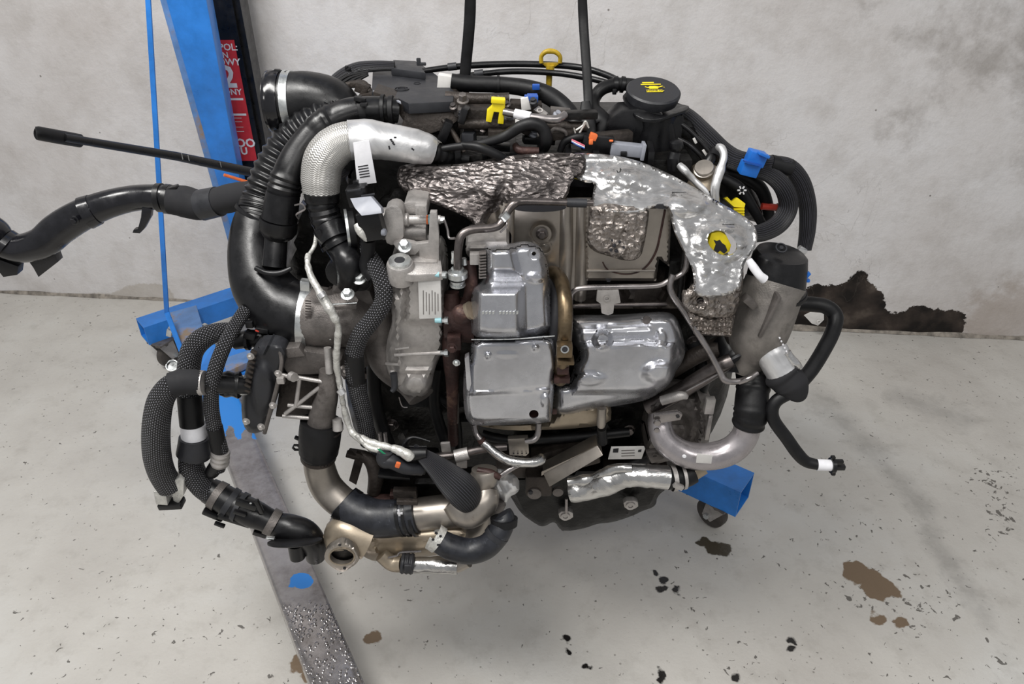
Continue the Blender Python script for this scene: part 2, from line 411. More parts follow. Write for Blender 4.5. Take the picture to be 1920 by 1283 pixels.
# ------------------------------------------------------------------ objects
WL = {}
SPLIT = {'sensor', 'printed_mark', 'clamp_ear', 'turbo_drain_pipe', 'connector_cluster', 'left_guide_tube', 'white_mark', 'grip_lug', 'tab', 'stud_lug', 'edge_strip', 'gap_glint', 'bellows_edge', 'clamp_slots', 'cable', 'embossed_oval', 'clamp_hole', 'latch', 'rib', 'white_clamp', 'collar', 'tie_ends', 'lower_casting', 'mounting_lug', 'lug', 'upper_box', 'bolt', 'stitching', 'clamp_tab', 'bracket', 'lower_left_block', 'small_stub', 'blue_tie', 'hook_tab', 'cast_boss', 'clip'}
NOTE = {'clamp_slots': 'clamp_slot', 'bellows_edge': 'bellows_fold', 'tie_ends': 'tie_end', 'stitching': 'stitch'}
def ob(name, mat, *gs, par=None, label=None, cat_=None, group=None, kind=None, sharp=38):
    if len(gs) > 1 and name in SPLIT:
        nm = NOTE.get(name, name); o = None
        for g in gs: q = ob(nm, mat, g, par=par, label=label, cat_=cat_, group=group, kind=kind, sharp=sharp); o = o or q; label = None
        return o
    V, Fc, UV = join(*gs) if len(gs) > 1 else gs[0]
    lo = Vector([min(v[i] for v in V) for i in range(3)]); hi = Vector([max(v[i] for v in V) for i in range(3)])
    c = (lo + hi) / 2
    me = bpy.data.meshes.new(name); me.from_pydata([tuple(v - c) for v in V], [], Fc)
    if UV:
        l = me.uv_layers.new(name='uv'); fl = [x for f in UV for q in f for x in q]
        if len(fl) == len(me.loops) * 2: l.data.foreach_set('uv', fl)
    me.validate()
    bm = bmesh.new(); bm.from_mesh(me); bmesh.ops.recalc_face_normals(bm, faces=bm.faces); bm.to_mesh(me); bm.free()
    me.polygons.foreach_set('use_smooth', [True] * len(me.polygons)); me.set_sharp_from_angle(angle=math.radians(sharp))
    me.materials.append(M[mat] if isinstance(mat, str) else mat)
    o = bpy.data.objects.new(name, me); C.objects.link(o); WL[o.name] = c
    if par is not None: o.parent = par; o.location = c - WL[par.name]
    else: o.location = c
    if label: o['label'] = label
    if cat_: o['category'] = cat_
    if group: o['group'] = group
    if kind: o['kind'] = kind
    return o
def thing(name, loc, label, cat_, group=None):
    o = bpy.data.objects.new(name, None); C.objects.link(o); o.location = loc; WL[o.name] = Vector(loc); o.empty_display_size = 0.1
    o['label'] = label; o['category'] = cat_
    if group: o['group'] = group
    return o

# ================================================================== the setting
def grid_obj(name, fn, nx, ny, mat, attrs):
    V = [fn(i / nx, j / ny) for j in range(ny + 1) for i in range(nx + 1)]
    Fc = [(j * (nx + 1) + i, j * (nx + 1) + i + 1, (j + 1) * (nx + 1) + i + 1, (j + 1) * (nx + 1) + i) for j in range(ny) for i in range(nx)]
    me = bpy.data.meshes.new(name); me.from_pydata([tuple(v) for v in V], [], Fc)
    for an, f in attrs.items():
        a = me.attributes.new(an, 'FLOAT', 'POINT'); a.data.foreach_set('value', [f(v) for v in V])
    me.materials.append(mat); me.polygons.foreach_set('use_smooth', [True] * len(Fc))
    o = bpy.data.objects.new(name, me); C.objects.link(o); o['kind'] = 'structure'; WL[o.name] = Vector((0, 0, 0)); return o
def sd(poly, soft):
    def f(v):
        if v[1] < 0.3: return -1.0
        x, y = proj(v)
        if x < -300 or x > 2300 or y < -300 or y > 1600: return -1.0
        d = dist(x, y, poly); s = d if inside(x, y, poly) else -d
        return max(-1.0, min(1.0, s / soft))
    return f
damp = [(1380, 640), (1400, 560), (1500, 545), (1528, 533), (1575, 534), (1590, 528), (1606, 507), (1624, 505), (1628, 530), (1648, 540), (1657, 548), (1662, 581), (1673, 592), (1709, 573), (1740, 573), (1758, 583), (1780, 581), (1806, 586), (1819, 599), (1808, 612), (1801, 640), (1700, 648), (1560, 645)]
brown = [(-20, 560), (-20, 548), (60, 548), (150, 552), (210, 548), (238, 536), (265, 530), (312, 532), (330, 560), (500, 565)]
rightgrey = [(1560, -80), (1640, 60), (2100, -80), (2100, 420), (1960, 330), (1850, 250), (1790, 180), (1700, 260), (1640, 240), (1720, 120)]
rightlow = [(1760, 620), (1800, 540), (1880, 500), (2100, 480), (2100, 700), (1760, 700)]
WA = Vector((-1.965, 2.507, 0)); WB = Vector((1.633, 2.188, 0)); WD = (WB - WA).normalized(); WNN = Vector((WD.y, -WD.x, 0))
W0 = WA - WD * 2.6; WLEN = (WB - WA).length + 5.2
def wall_mat():
    m = N('old_plaster')
    n0 = m.tex('Noise', 1.6, Detail=9.0, Roughness=0.62); n1 = m.tex('Noise', 9, Detail=9.0, Roughness=0.7); n2 = m.tex('Noise', 70, Detail=6.0, Roughness=0.6)
    c = m.ramp(n0.outputs[0], [(0.3, lin('c2bdba')), (0.5, lin('d3d0cf')), (0.7, lin('dddcdd'))])
    c = m.mix(m.ramp(n1.outputs[0], [(0.45, 0.0), (0.75, 0.5)]), c, lin('a8a29c'))
    def at(nm, nz, sc, thr=0.0, wdt=0.06, det=6.0):
        a = m.n('Attribute'); a.attribute_name = nm
        t = m.tex('Noise', sc, Detail=det, Roughness=0.7)
        k = m.math('ADD', a.outputs['Fac'], m.math('MULTIPLY', m.math('SUBTRACT', t.outputs[0], 0.5), nz))
        return m.ramp(k, [(max(0, 0.0 + thr), 0.0), (thr + wdt, 1.0)])
    g = at('grey', 5.0, 6, 0.1, 1.0, 12.0); c = m.mix(m.math('MULTIPLY', g, 0.55), c, lin('8a847e'))
    g = at('low', 2.5, 9, 0.3, 0.6); c = m.mix(m.math('MULTIPLY', g, 0.35), c, lin('8a735c'))
    g = at('brown', 0.7, 30, 0.0, 0.1); c = m.mix(m.math('MULTIPLY', g, 0.5), c, lin('a39a8c'))
    lo = m.tex('Noise', 12, Detail=5.0); dm = at('damp', 1.2, 26, 0.02, 0.05, 8.0)
    dc = m.ramp(lo.outputs[0], [(0.4, lin('191513')), (0.6, lin('3a322d')), (0.75, lin('5c534b'))])
    c = m.mix(dm, c, dc)
    # pits and fine cracks
    v = m.tex('Voronoi', 9, Randomness=1.0); pit = m.ramp(v.outputs['Distance'], [(0.022, 1.0), (0.034, 0.0)])
    c = m.mix(m.math('MULTIPLY', pit, 0.75), c, lin('5c5650'))
    n3 = m.tex('Noise', 3.0, Detail=7.0, Distortion=1.5); cr = m.ramp(m.math('ABSOLUTE', m.math('SUBTRACT', n3.outputs[0], 0.5)), [(0.0, 1.0), (0.0035, 0.0)])
    n4 = m.tex('Noise', 1.3, Detail=2.0); cr = m.math('MULTIPLY', cr, m.ramp(n4.outputs[0], [(0.56, 0.0), (0.66, 0.35)]))
    c = m.mix(cr, c, lin('6b645d'))
    m.l(c, m.b.inputs['Base Color']); m.set(Roughness=0.8, Specular_IOR_Level=0.3)
    h = m.math('ADD', m.math('MULTIPLY', n1.outputs[0], 1.0), m.math('ADD', m.math('MULTIPLY', n2.outputs[0], 0.35), m.math('MULTIPLY', dm, -0.5)))
    m.bump(h, 0.34, 0.012); return m.m
grid_obj('wall_back', lambda a, b: W0 + WD * (a * WLEN) + Vector((0, 0, b * 2.8)) + WNN * (-0.003 * noise.noise(Vector((a * 12, b * 6, 3)))), 560, 190, wall_mat(),
         {'damp': sd(damp, 25), 'brown': sd(brown, 25), 'grey': sd(rightgrey, 110), 'low': sd(rightlow, 60)})
def floor_mat():
    m = N('worn_concrete')
    n0 = m.tex('Noise', 1.8, Detail=8.0, Roughness=0.6); n1 = m.tex('Noise', 14, Detail=9.0, Roughness=0.7); n2 = m.tex('Noise', 120, Detail=4.0)
    c = m.ramp(n0.outputs[0], [(0.3, lin('b3afa9')), (0.5, lin('c2bfb9')), (0.68, lin('cdccc8'))])
    c = m.mix(m.ramp(n1.outputs[0], [(0.52, 0.0), (0.72, 0.3)]), c, lin('8d8880'))
    tc = m.n('TexCoord')
    wn = m.tex('Noise', 30, Detail=5.0)
    sub = m.n('VectorMath'); sub.operation = 'SUBTRACT'; m.l(wn.outputs['Color'], sub.inputs[0]); sub.inputs[1].default_value = (0.5, 0.5, 0.5)
    sc = m.n('VectorMath'); sc.operation = 'SCALE'; m.l(sub.outputs[0], sc.inputs[0]); sc.inputs['Scale'].default_value = 0.045
    ad = m.n('VectorMath'); ad.operation = 'ADD'; m.l(tc.outputs['Object'], ad.inputs[0]); m.l(sc.outputs[0], ad.inputs[1])
    def spots(lst):
        acc = None
        for (u, v, r) in lst:
            p = PZ(u, v, 0); d = m.n('VectorMath'); d.operation = 'DISTANCE'; m.l(ad.outputs[0], d.inputs[0]); d.inputs[1].default_value = p
            k = m.math('SUBTRACT', r * px(p) * 1.25, d.outputs['Value']); acc = k if acc is None else m.math('MAXIMUM', acc, k)
        return acc
    # fine peppering everywhere, denser where the attribute says so
    a = m.n('Attribute'); a.attribute_name = 'worn'
    vv = m.tex('Voronoi', 60, Randomness=1.0); nn = m.tex('Noise', 58, Detail=3.0, Roughness=0.6, Distortion=0.6); ng = m.tex('Noise', 5, Detail=2.0)
    thr = m.math('ADD', m.math('MULTIPLY', a.outputs['Fac'], 0.10), m.math('MULTIPLY', ng.outputs[0], 0.08))
    pk = m.ramp(m.math('SUBTRACT', m.math('ADD', nn.outputs[0], thr), 0.705), [(0.0, 0.0), (0.02, 1.0)])
    c = m.mix(m.math('MULTIPLY', pk, 0.85), c, lin('4a4641'))
    v2 = m.tex('Voronoi', 34, Randomness=1.0); pd = m.ramp(v2.outputs['Distance'], [(0.06, 1.0), (0.1, 0.0)])
    c = m.mix(m.math('MULTIPLY', pd, 0.6), c, lin('69645d'))
    tr = m.n('Attribute'); tr.attribute_name = 'track'; c = m.mix(m.math('MULTIPLY', m.ramp(m.math('ADD', tr.outputs['Fac'], m.math('MULTIPLY', m.math('SUBTRACT', n1.outputs[0], 0.5), 2.0)), [(0.2, 0.0), (1.0, 1.0)]), 0.3), c, lin('6c6a68'))
    bl = m.ramp(spots([(1608, 1074, 24), (1630, 1082, 20), (1645, 1100, 26), (1668, 1104, 18), (1690, 1168, 13), (1646, 1162, 12), (700, 1200, 13), (565, 1240, 20), (585, 1262, 16)]), [(0.0, 0.0), (0.003, 1.0)])
    c = m.mix(bl, c, lin('75634f'))
    bb = m.ramp(spots([(1322, 1018, 13), (1340, 1028, 16), (1356, 1032, 14), (575, 1222, 14), (590, 1208, 10)]), [(0.0, 0.0), (0.002, 1.0)])
    c = m.mix(bb, c, lin('4a4439'))
    bk = m.ramp(spots([(1230, 1072, 8), (1241, 1087, 9), (1243, 1104, 8), (1271, 1108, 8), (1482, 1203, 8), (1484, 1220, 8), (1240, 1265, 9), (1380, 1268, 8), (1061, 1200, 8), (1064, 1222, 7), (1102, 1250, 7)]), [(0.0, 0.0), (0.0015, 1.0)])
    c = m.mix(bk, c, lin('1c1a19'))
    m.l(c, m.b.inputs['Base Color'])
    m.l(m.mix(bb, m.mix(bk, (0.55, 0.55, 0.55, 1), (0.25, 0.25, 0.25, 1)), (0.2, 0.2, 0.2, 1)), m.b.inputs['Roughness'])
    h = m.math('ADD', n1.outputs[0], m.math('ADD', m.math('MULTIPLY', n2.outputs[0], 0.3), m.math('MULTIPLY', pk, -0.5))); m.bump(h, 0.3, 0.008); return m.m
def worn(v):
    x, y = proj(v) if v[1] > 0.3 else (0, 0); s = -0.2
    for (a, b, ra, rb, k) in [(1650, 1110, 130, 60, 1.0), (1730, 1150, 110, 60, 0.9), (1860, 900, 70, 50, 1.5), (1875, 965, 45, 70, 1.5), (1400, 1240, 60, 40, 0.8), (1600, 980, 100, 60, 0.4), (1770, 1260, 200, 60, 0.4), (380, 1180, 200, 90, 0.2), (1300, 1150, 60, 40, 0.4)]:
        s = max(s, k * (1 - math.hypot((x - a) / ra, (y - b) / rb)))
    return s
def track(v):
    x, y = proj(v) if v[1] > 0.3 else (0, 0)
    return max(-1, 1 - min(dist(x, y, [(1530, 740), (1640, 850)]), dist(x, y, [(1640, 850), (1740, 960)]), dist(x, y, [(1740, 1000), (1850, 1160)]), dist(x, y, [(1680, 740), (1810, 790)])) / 38)
grid_obj('floor', lambda a, b: Vector((-4.6 + 9.2 * a, -1.6 + 4.4 * b, -0.0012 * noise.noise(Vector((a * 9, b * 7, 0))) - 0.001)), 600, 300, floor_mat(), {'worn': worn, 'track': track})

# the gap where plaster meets concrete: a low crumbling lip
def lip():
    V = []; n = 260
    for i in range(n + 1):
        q = W0 + WD * (WLEN * i / n); r = 0.006 + 0.012 * abs(noise.noise(Vector((i * 0.13, 0, 0)))) + 0.005 * abs(noise.noise(Vector((i * 0.7, 4, 0))))
        V += [q + WNN * r, q + WNN * r * 0.8 + Vector((0, 0, r * 0.5)), q + Vector((0, 0, r * 1.1))]
    Fc = []
    for i in range(n):
        for k in range(2): Fc.append((i * 3 + k, i * 3 + 3 + k, i * 3 + 4 + k, i * 3 + 1 + k))
    return V, Fc, None
M['mortar'] = simple('crumbling_mortar', '8b847b', 0.85, var=0.3, scale=30, bump=0.5, bscale=60, bdist=0.004)
o = ob('baseboard_back', 'mortar', lip()); o['kind'] = 'structure'

# ================================================================== the crane
def beam(a, b, w, h, bev=0.004, hollow=0.0):
    "square tube between two points; w across (horizontal), h vertical"
    a = Vector(a); b = Vector(b); d = (b - a).normalized(); s = (d.cross(Vector((0, 0, 1))) if abs(d.z) < 0.95 else Vector((1, 0, 0))).normalized(); u = s.cross(d)
    gs = []
    def quadtube(a, b, w, h, inner):
        V = []; 
        for p in (a, b):
            for (x, y) in ((-1, -1), (1, -1), (1, 1), (-1, 1)): V.append(p + s * (x * w / 2) + u * (y * h / 2))
        return V
    if hollow:
        o1 = quadtube(a, b, w, h, 0); i1 = quadtube(a, b, w - 2 * hollow, h - 2 * hollow, 1); V = o1 + i1; Fc = []
        for k in range(4):
            j = (k + 1) % 4; Fc += [(k, j, 4 + j, 4 + k), (8 + k, 12 + k, 12 + j, 8 + j), (k, 8 + k, 8 + j, j), (4 + k, 4 + j, 12 + j, 12 + k)]
        return V, Fc, None
    c = (a + b) / 2; bm = bmesh.new(); bmesh.ops.create_cube(bm, size=1)
    for v in bm.verts: v.co = c + s * (v.co.x * w) + d * (v.co.y * (b - a).length) + u * (v.co.z * h)
    if bev: bmesh.ops.bevel(bm, geom=list(bm.edges), offset=bev, segments=2, affect='EDGES')
    V = [v.co.copy() for v in bm.verts]; bm.verts.index_update(); Fc = [tuple(v.index for v in f.verts) for f in bm.faces]; bm.free(); return V, Fc, None
CR = thing('engine_crane', (-0.8, 2.2, 0), 'blue workshop engine crane with a bare steel leg, standing behind and under the hanging engine', 'crane')
A0 = PZ(262, 606, 0.17); A1 = PZ(440, 547, 0.17); AD = (A1 - A0).normalized()
A0.z = A1.z = 0.1375
cbm = ob('cross_beam', 'blue', beam(A0, A0 + AD * 0.5, 0.075, 0.065, hollow=0.004), par=CR, label='blue square steel tube, open at its end, with a castor below')
ob('weld_plate', 'blue_worn_lit', slab([PZ(u, v, 0.1735) for u, v in ((318, 586), (368, 572), (380, 612), (386, 640), (340, 655), (326, 610))], (0, 0, -0.012), 0.002), par=CR, label='worn blue plate with scuffed paint')
LA = PZ(375, 650, 0.165); LB = PZ(640, 1300, 0.165); LD = (LB - LA).normalized(); LB = LB + LD * 0.3
M['barelegs'] = None
def leg_mat():
    m = N('bare_scratched_steel'); n = m.tex('Noise', 30, Detail=8.0, Roughness=0.7, stretch=(1, 1, 1)); n2 = m.tex('Noise', 5, Detail=4.0)
    c = m.ramp(n.outputs[0], [(0.3, lin('7c7775')), (0.6, lin('a5a1a1'))]); c = m.mix(m.ramp(n2.outputs[0], [(0.45, 0.0), (0.6, 0.5)]), c, lin('bcb9ba'))
    a = m.n('Attribute'); a.attribute_name = 'paint'; t = m.tex('Noise', 24, Detail=6.0, Roughness=0.6)
    k = m.math('ADD', a.outputs['Fac'], m.math('MULTIPLY', m.math('SUBTRACT', t.outputs[0], 0.5), 0.9)); f = m.ramp(k, [(0.0, 0.0), (0.03, 1.0)])
    m.l(m.mix(f, c, lin('2f86dc')), m.b.inputs['Base Color']); m.l(m.math('MULTIPLY', m.math('SUBTRACT', 1.0, f), 0.8), m.b.inputs['Metallic'])
    a2 = m.n('Attribute'); a2.attribute_name = 'wet'; v = m.tex('Voronoi', 110, Randomness=1.0); d = m.ramp(v.outputs['Distance'], [(0.25, 1.0), (0.5, 0.0)])
    m.l(m.math('SUBTRACT', 0.36, m.math('MULTIPLY', m.ramp(a2.outputs['Fac'], [(0.0, 0.0), (0.6, 1.0)]), 0.24)), m.b.inputs['Roughness'])
    m.bump(m.math('ADD', m.math('MULTIPLY', n.outputs[0], 0.12), m.math('MULTIPLY', d, m.ramp(a2.outputs['Fac'], [(0.0, 0.0), (0.5, 1.0)]))), 0.6, 0.003)
    return m.m
def leg(a, b, w, h, mat, name, label, paint, wet):
    s = Vector((0, 0, 1)).cross((b - a).normalized()).normalized(); n = 160; V = []; Fc = []; prof = []
    r = 0.006
    for (x, y) in ((-1, -1), (1, -1), (1, 1), (-1, 1)):
        for k in range(4):
            t = math.atan2(y, x) - math.pi / 4 + math.pi / 2 * k / 3
            prof.append((x * (w / 2 - r) + math.cos(t) * r, y * (h / 2 - r) + math.sin(t) * r))
    top = [(w / 2 - r) * (1 - 2 * k / 8) for k in range(1, 8)]
    i0 = 12; prof = prof[:i0] + [(x, h / 2) for x in top] + prof[i0:]
    m_ = len(prof)
    for i in range(n + 1):
        p = a + (b - a) * (i / n)
        V += [p + s * x + Vector((0, 0, y - h / 2)) for x, y in prof]
    for i in range(n):
        for k in range(m_): Fc.append((i * m_ + k, i * m_ + (k + 1) % m_, (i + 1) * m_ + (k + 1) % m_, (i + 1) * m_ + k))
    Fc += [tuple(range(m_))[::-1], tuple(n * m_ + k for k in range(m_))]
    c = (a + b) / 2; me = bpy.data.meshes.new(name); me.from_pydata([tuple(v - c) for v in V], [], Fc)
    for an, f in (('paint', paint), ('wet', wet)):
        at = me.attributes.new(an, 'FLOAT', 'POINT'); at.data.foreach_set('value', [f(v) for v in V])
    me.polygons.foreach_set('use_smooth', [True] * len(Fc)); me.set_sharp_from_angle(angle=0.7); me.materials.append(mat)
    o = bpy.data.objects.new(name, me); C.objects.link(o); o.parent = CR; o.location = c - WL[CR.name]; WL[o.name] = c; o['label'] = label; return o
def paintf(v):
    x, y = proj(v); s = (812 + 12 * math.sin(x * .2) - y) / 60
    s = max(s, 1.0 - math.hypot((x - 566) / 24, (y - 1090) / 15), 0.8 - math.hypot((x - 547) / 14, (y - 1097) / 8))
    return max(-1, min(1, s))
def wetf(v):
    x, y = proj(v); return max(-1, min(1, (y - 1120) / 60))
leg(LA, LB, 0.086, 0.06, leg_mat(), 'crane_leg', 'bare steel leg with chipped blue paint, running towards the lower edge', paintf, wetf)
# right hand leg, blue, its open end beyond the engine
E1 = PZ(1372, 888, 0.17) ; S1 = Vector((-0.78, 2.05, 0.17)); E1.z = S1.z = 0.1325
D1 = Vector((0.86, -0.51, 0)).normalized()
E1 = PZ(1402, 905, 0.17); E1.z = 0.13; ED = Vector((0.80, -0.60, 0)).normalized(); S2 = E1 - ED * 1.6
ob('crane_leg', 'blue', beam(S2, E1, 0.082, 0.08, hollow=0.004), par=CR, label='blue square leg with open end, right of the engine')
def castor(c, yaw, r=0.042, z=0.1):
    a = math.radians(yaw); ax = Vector((math.cos(a), math.sin(a), 0)); fw = Vector((-ax.y, ax.x, 0)); o = Vector(c)
    par = ob('castor', 'cast_dark', box3(o + Vector((0, 0, z - 0.004)), (0.06, 0.06, 0.006), (0, 0, yaw), 0.001), lathe(o + Vector((0, 0, z - 0.02)), (0, 0, 1), [(0, 0.022), (0.014, 0.025)], 20), par=CR)
    wc = o + fw * 0.018 + Vector((0, 0, r))
    for s in (-1, 1):
        q = wc + ax * (0.019 * s)
        pts = [o + ax * (0.019 * s) + fw * t + Vector((0, 0, z - 0.012)) for t in (-0.026, 0.026)] + [wc + ax * (0.019 * s) + fw * 0.014 + Vector((0, 0, -0.004)), wc + ax * (0.019 * s) - fw * 0.012 + Vector((0, 0, -0.012))]
        ob('fork_plate', 'cast', slab(pts, ax * 0.003 * s), par=par)
        ob('axle_nut', 'zinc', lathe(wc + ax * (0.022 * s), ax * s, [(0, 0.008), (0.006, 0.008)], 6), par=par)
    ob('wheel', 'cranegrey', lathe(wc - ax * 0.014, ax, [(0, 0.02), (0.001, r - 0.006), (0.004, r - 0.001), (0.008, r), (0.02, r), (0.024, r - 0.001), (0.027, r - 0.006), (0.028, 0.02)], 36), lathe(wc - ax * 0.016, ax, [(0, 0.012), (0.032, 0.012)], 16), par=par)
castor((A0.x + 0.05, A0.y + 0.0, 0), -25, 0.045, 0.108)
castor((E1.x - 0.045, E1.y + 0.02, 0), 40, 0.04, 0.092)
castor((LB.x - LD.x * .06, LB.y - LD.y * .06, 0), 60, 0.042, 0.104)
# sleeve bracket where the bare leg pivots, seen between the coolant hoses
ob('leg_bracket', 'blue', slab([PZ(376, 688, .19), PZ(398, 650, .19), PZ(474, 655, .19), PZ(478, 694, .19), PZ(388, 716, .19)], (0, 0, -0.05), 0.003), par=CR)
ob('leg_bracket', 'blue_worn_lit', slab([PZ(418, 672, .215), PZ(470, 655, .215), PZ(480, 672, .215), PZ(424, 698, .215)], (0, 0, -0.02), 0.002), par=CR)
ob('bolt', 'zinc', lathe(PZ(382, 612, .16), (1, -.5, 0), [(0, .011), (.01, .011)], 6), lathe(PZ(382, 612, .16) - Vector((.03, -.015, 0)), (1, -.5, 0), [(0, .006), (.045, .006)], 12), par=CR)
# tapered blue mast plate, black ram tube with its sticker
def prism(ptsA, Y0, ptsB, Y1, vec, bev=0.003):
    return slab([P(*ptsA[0], Y0), P(*ptsA[1], Y0), P(*ptsB[1], Y1), P(*ptsB[0], Y1)], vec, bev)
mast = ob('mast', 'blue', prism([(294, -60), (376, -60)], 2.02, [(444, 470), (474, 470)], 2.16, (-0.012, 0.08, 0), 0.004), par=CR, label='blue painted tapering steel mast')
ob('mast_lit_side', 'blue_worn_lit', prism([(283, -60), (299, -60)], 2.03, [(432, 470), (448, 470)], 2.165, (0, 0.07, 0), 0.002), par=CR, label='paler blue side of the mast')  # left face of the mast, light on it put into a paler blue
bs = P(490, 300, 2.24); 
tub = P(462, 300, 2.26)
tubew = 0.125
ob('ram_tube', 'plastic', beam(Vector((tub.x + .012, 2.28, 0.17)), Vector((tub.x + .012, 2.28, 2.3)), tubew, 0.10, 0.016), par=CR, label='black square steel tube behind the blue mast')
tz = lambda v: P(462, v, 2.228).z
# sticker on the front of the black tube
sx0, sx1 = tub.x - 0.045, tub.x + 0.044
def stk(z0, z1, x0=None, x1=None, t=0.0006, mat='sticker', name='sticker', par=CR, **k):
    x0 = sx0 if x0 is None else x0; x1 = sx1 if x1 is None else x1; Y = 2.2295 if name == 'sticker' else 2.2288
    return ob(name, mat, slab([Vector((x0, Y, z0)), Vector((x1, Y, z0)), Vector((x1, Y, z1)), Vector((x0, Y, z1))], (0, -t, 0)), par=par, **k)
st = stk(tz(302), tz(75), label='red sticker with white lettering, partly behind the mast')
def stx(s, v, size, x, bold=0.0): ob('lettering', 'white', text(s, Vector((x, 2.2283, tz(v))), (1, 0, 0), (0, 0, 1), size, 0.0, bold), par=st)
xs = tub.x + 0.004
stx('N-POL:', 89, 0.026, xs + 0.005, 0.02); stx('KN', 104, 0.022, xs - 0.0, 0.02); stx('TOWY', 117, 0.026, xs + 0.006, 0.02)
stx('2', 146, 0.085, xs + 0.003, 0.03); stx('ONY', 173, 0.024, xs + 0.007, 0.02); stx('OO', 269, 0.036, xs + 0.015, 0.03); stx('U', 284, 0.03, xs + 0.006, 0.04)
for z in (184, 213): ob('stripe', 'white', slab([Vector((sx0 + .03, 2.2283, tz(z))), Vector((sx1 - .006, 2.2283, tz(z))), Vector((sx1 - .006, 2.2283, tz(z + 4))), Vector((sx0 + .03, 2.2283, tz(z + 4)))], (0, -.0002, 0)), par=st)
for z in (221, 228, 238, 246): ob('stripe', 'paper', slab([Vector((sx0 + .045, 2.2283, tz(z))), Vector((sx1 - .022, 2.2283, tz(z))), Vector((sx1 - .022, 2.2283, tz(z + 1))), Vector((sx0 + .045, 2.2283, tz(z + 1)))], (0, -.0002, 0)), par=st)
# slim stay strip
ob('stay_rod', 'blue', slab([P(270, -30, 1.86), P(280, -30, 1.86), P(316, 585, 1.96), P(346, 665, 1.83), P(338, 668, 1.83), P(308, 588, 1.96)], (0, 0.006, 0), 0.001), par=CR, label='slim blue steel stay')
ob('nut', 'zinc', box(319, 622, 1.93, 10, 16, 14, (0, 20, 0)), par=CR)
# pump handle
ph = ob('pump_handle', 'plastic', tube([(120, 258, 1.5, 8), (330, 293, 1.75, 8.2), (500, 329, 1.95, 9)], lin_=True, nseg=16), par=CR, label='long scratched black steel pump handle')
ob('grip', 'rubber', tube([(68, 250, 1.46, 12), (72, 250, 1.462, 13), (110, 257, 1.5, 13), (150, 264, 1.54, 12.5), (153, 265, 1.54, 9)], lin_=True, nseg=18), par=ph)
for u, v, Y in ((228, 275, 1.63), (340, 294, 1.755), (352, 297, 1.77), (412, 309, 1.84)):
    ob('scratch', 'zinc', tube([(u, v - 6, Y - 0.011, 0.9), (u + 3, v + 5, Y - 0.011, .7)], nseg=6), par=ph)
ob('release_rod', 'orange', tube([(420, 328, 2.0, 3), (485, 348, 2.05, 3)], nseg=8), par=CR)
# boom and hook above the frame
TOP = Vector((0.02, 1.18, 2.12))
ob('boom', 'blue', beam(Vector((tub.x + 0.0, 2.28, 2.26)), TOP + Vector((0.1, -0.11, 0.07)), 0.07, 0.08), par=CR)
ob('hook', 'zinc', sweep([TOP + Vector((0.06 * 0 + 0.03 * math.cos(t), 0, -0.06 + 0.035 * math.sin(t))) for t in [x * 0.25 - 3.6 for x in range(20)]], [0.008] * 20, 12), sweep([TOP + Vector((0, 0, 0.03)), TOP + Vector((0, 0, -0.03))], [0.008] * 2, 12), par=CR)
# ================================================================== the two slings
def strap(pts, w, top, label):
    path = [P(*p) for p in pts] ; path = [top] + path; q = cat([tuple(p) for p in path], 5); path = [Vector(p) for p in q]
    n = len(path); rr = [w * (0.8 + 0.2 * min(1, i / 6)) / 2 for i in range(n)]
    return ob('lifting_sling', 'rubber', sweep(path, rr, 12, 0.35, True, up=(0, 1, 0)), label=label, cat_='sling', group='slings carrying the engine')
HK = TOP + Vector((0, 0, -0.1))
sl1 = strap([(882, 0, 1.26), (879, 60, 1.262), (874, 115, 1.265), (870, 165, 1.262), (868, 200, 1.255)], 0.018, P(884, -170, 1.25), 'left black webbing sling from the crane to the engine top beside the angular grey cover')
sl2 = strap([(1092, 0, 1.26), (1095, 60, 1.25), (1100, 130, 1.225), (1103, 185, 1.205), (1104, 240, 1.175)], 0.015, P(1087, -170, 1.25), 'right black webbing sling passing in front of the two thin rear pipes')
ob('sling_loop', 'rubber', tube([(1098, 190, 1.195, 8), (1100, 215, 1.185, 13), (1106, 245, 1.168, 12), (1110, 262, 1.16, 5)], flat=0.35, up=(0, 1, 0)), par=sl2)
ob('sling_hanger', 'rubber', tube([(884, -165, 1.25, 9), (930, -230, 1.2, 9), (990, -260, 1.18, 9), (1040, -230, 1.2, 9), (1087, -165, 1.25, 9)], flat=0.4, up=(0, 1, 0)), par=sl1)
# small things by the floor and wall
rg = PZ(323, 686, 0.02); 
ob('steel_ring', 'zinc', lathe(rg, (0.1, -0.55, 0.8), [(-0.006, 0.017), (-0.006, 0.020), (0.004, 0.020), (0.004, 0.017), (-0.006, 0.017)], 30), label='small bright steel ring on the floor beside the left castor', cat_='ring')
ob('corner_bracket', 'paper', slab([P(1508, 592, 2.17), P(1520, 586, 2.17), P(1545, 588, 2.17), P(1545, 600, 2.17), P(1534, 611, 2.17), P(1522, 607, 2.17)], (0, 0.004, 0), 0.001), ring(P(1535, 603, 2.167), (0, -1, 0), 0.007, 0.004, 0.004), label='pale triangular plate with a hole, fixed low on the damp wall', cat_='bracket')

# ================================================================== the engine
EN = thing('car_engine', (0.02, 1.18, 0.35), 'used car engine with silver heat shields, hanging from two black slings above the floor', 'engine')
def pt(name, mat, *g, label=None, **k): return ob(name, mat, *g, par=EN, label=label, **k)
def sb(par, name, mat, *g, label=None, **k): return ob(name, mat, *g, par=par, label=label, **k)
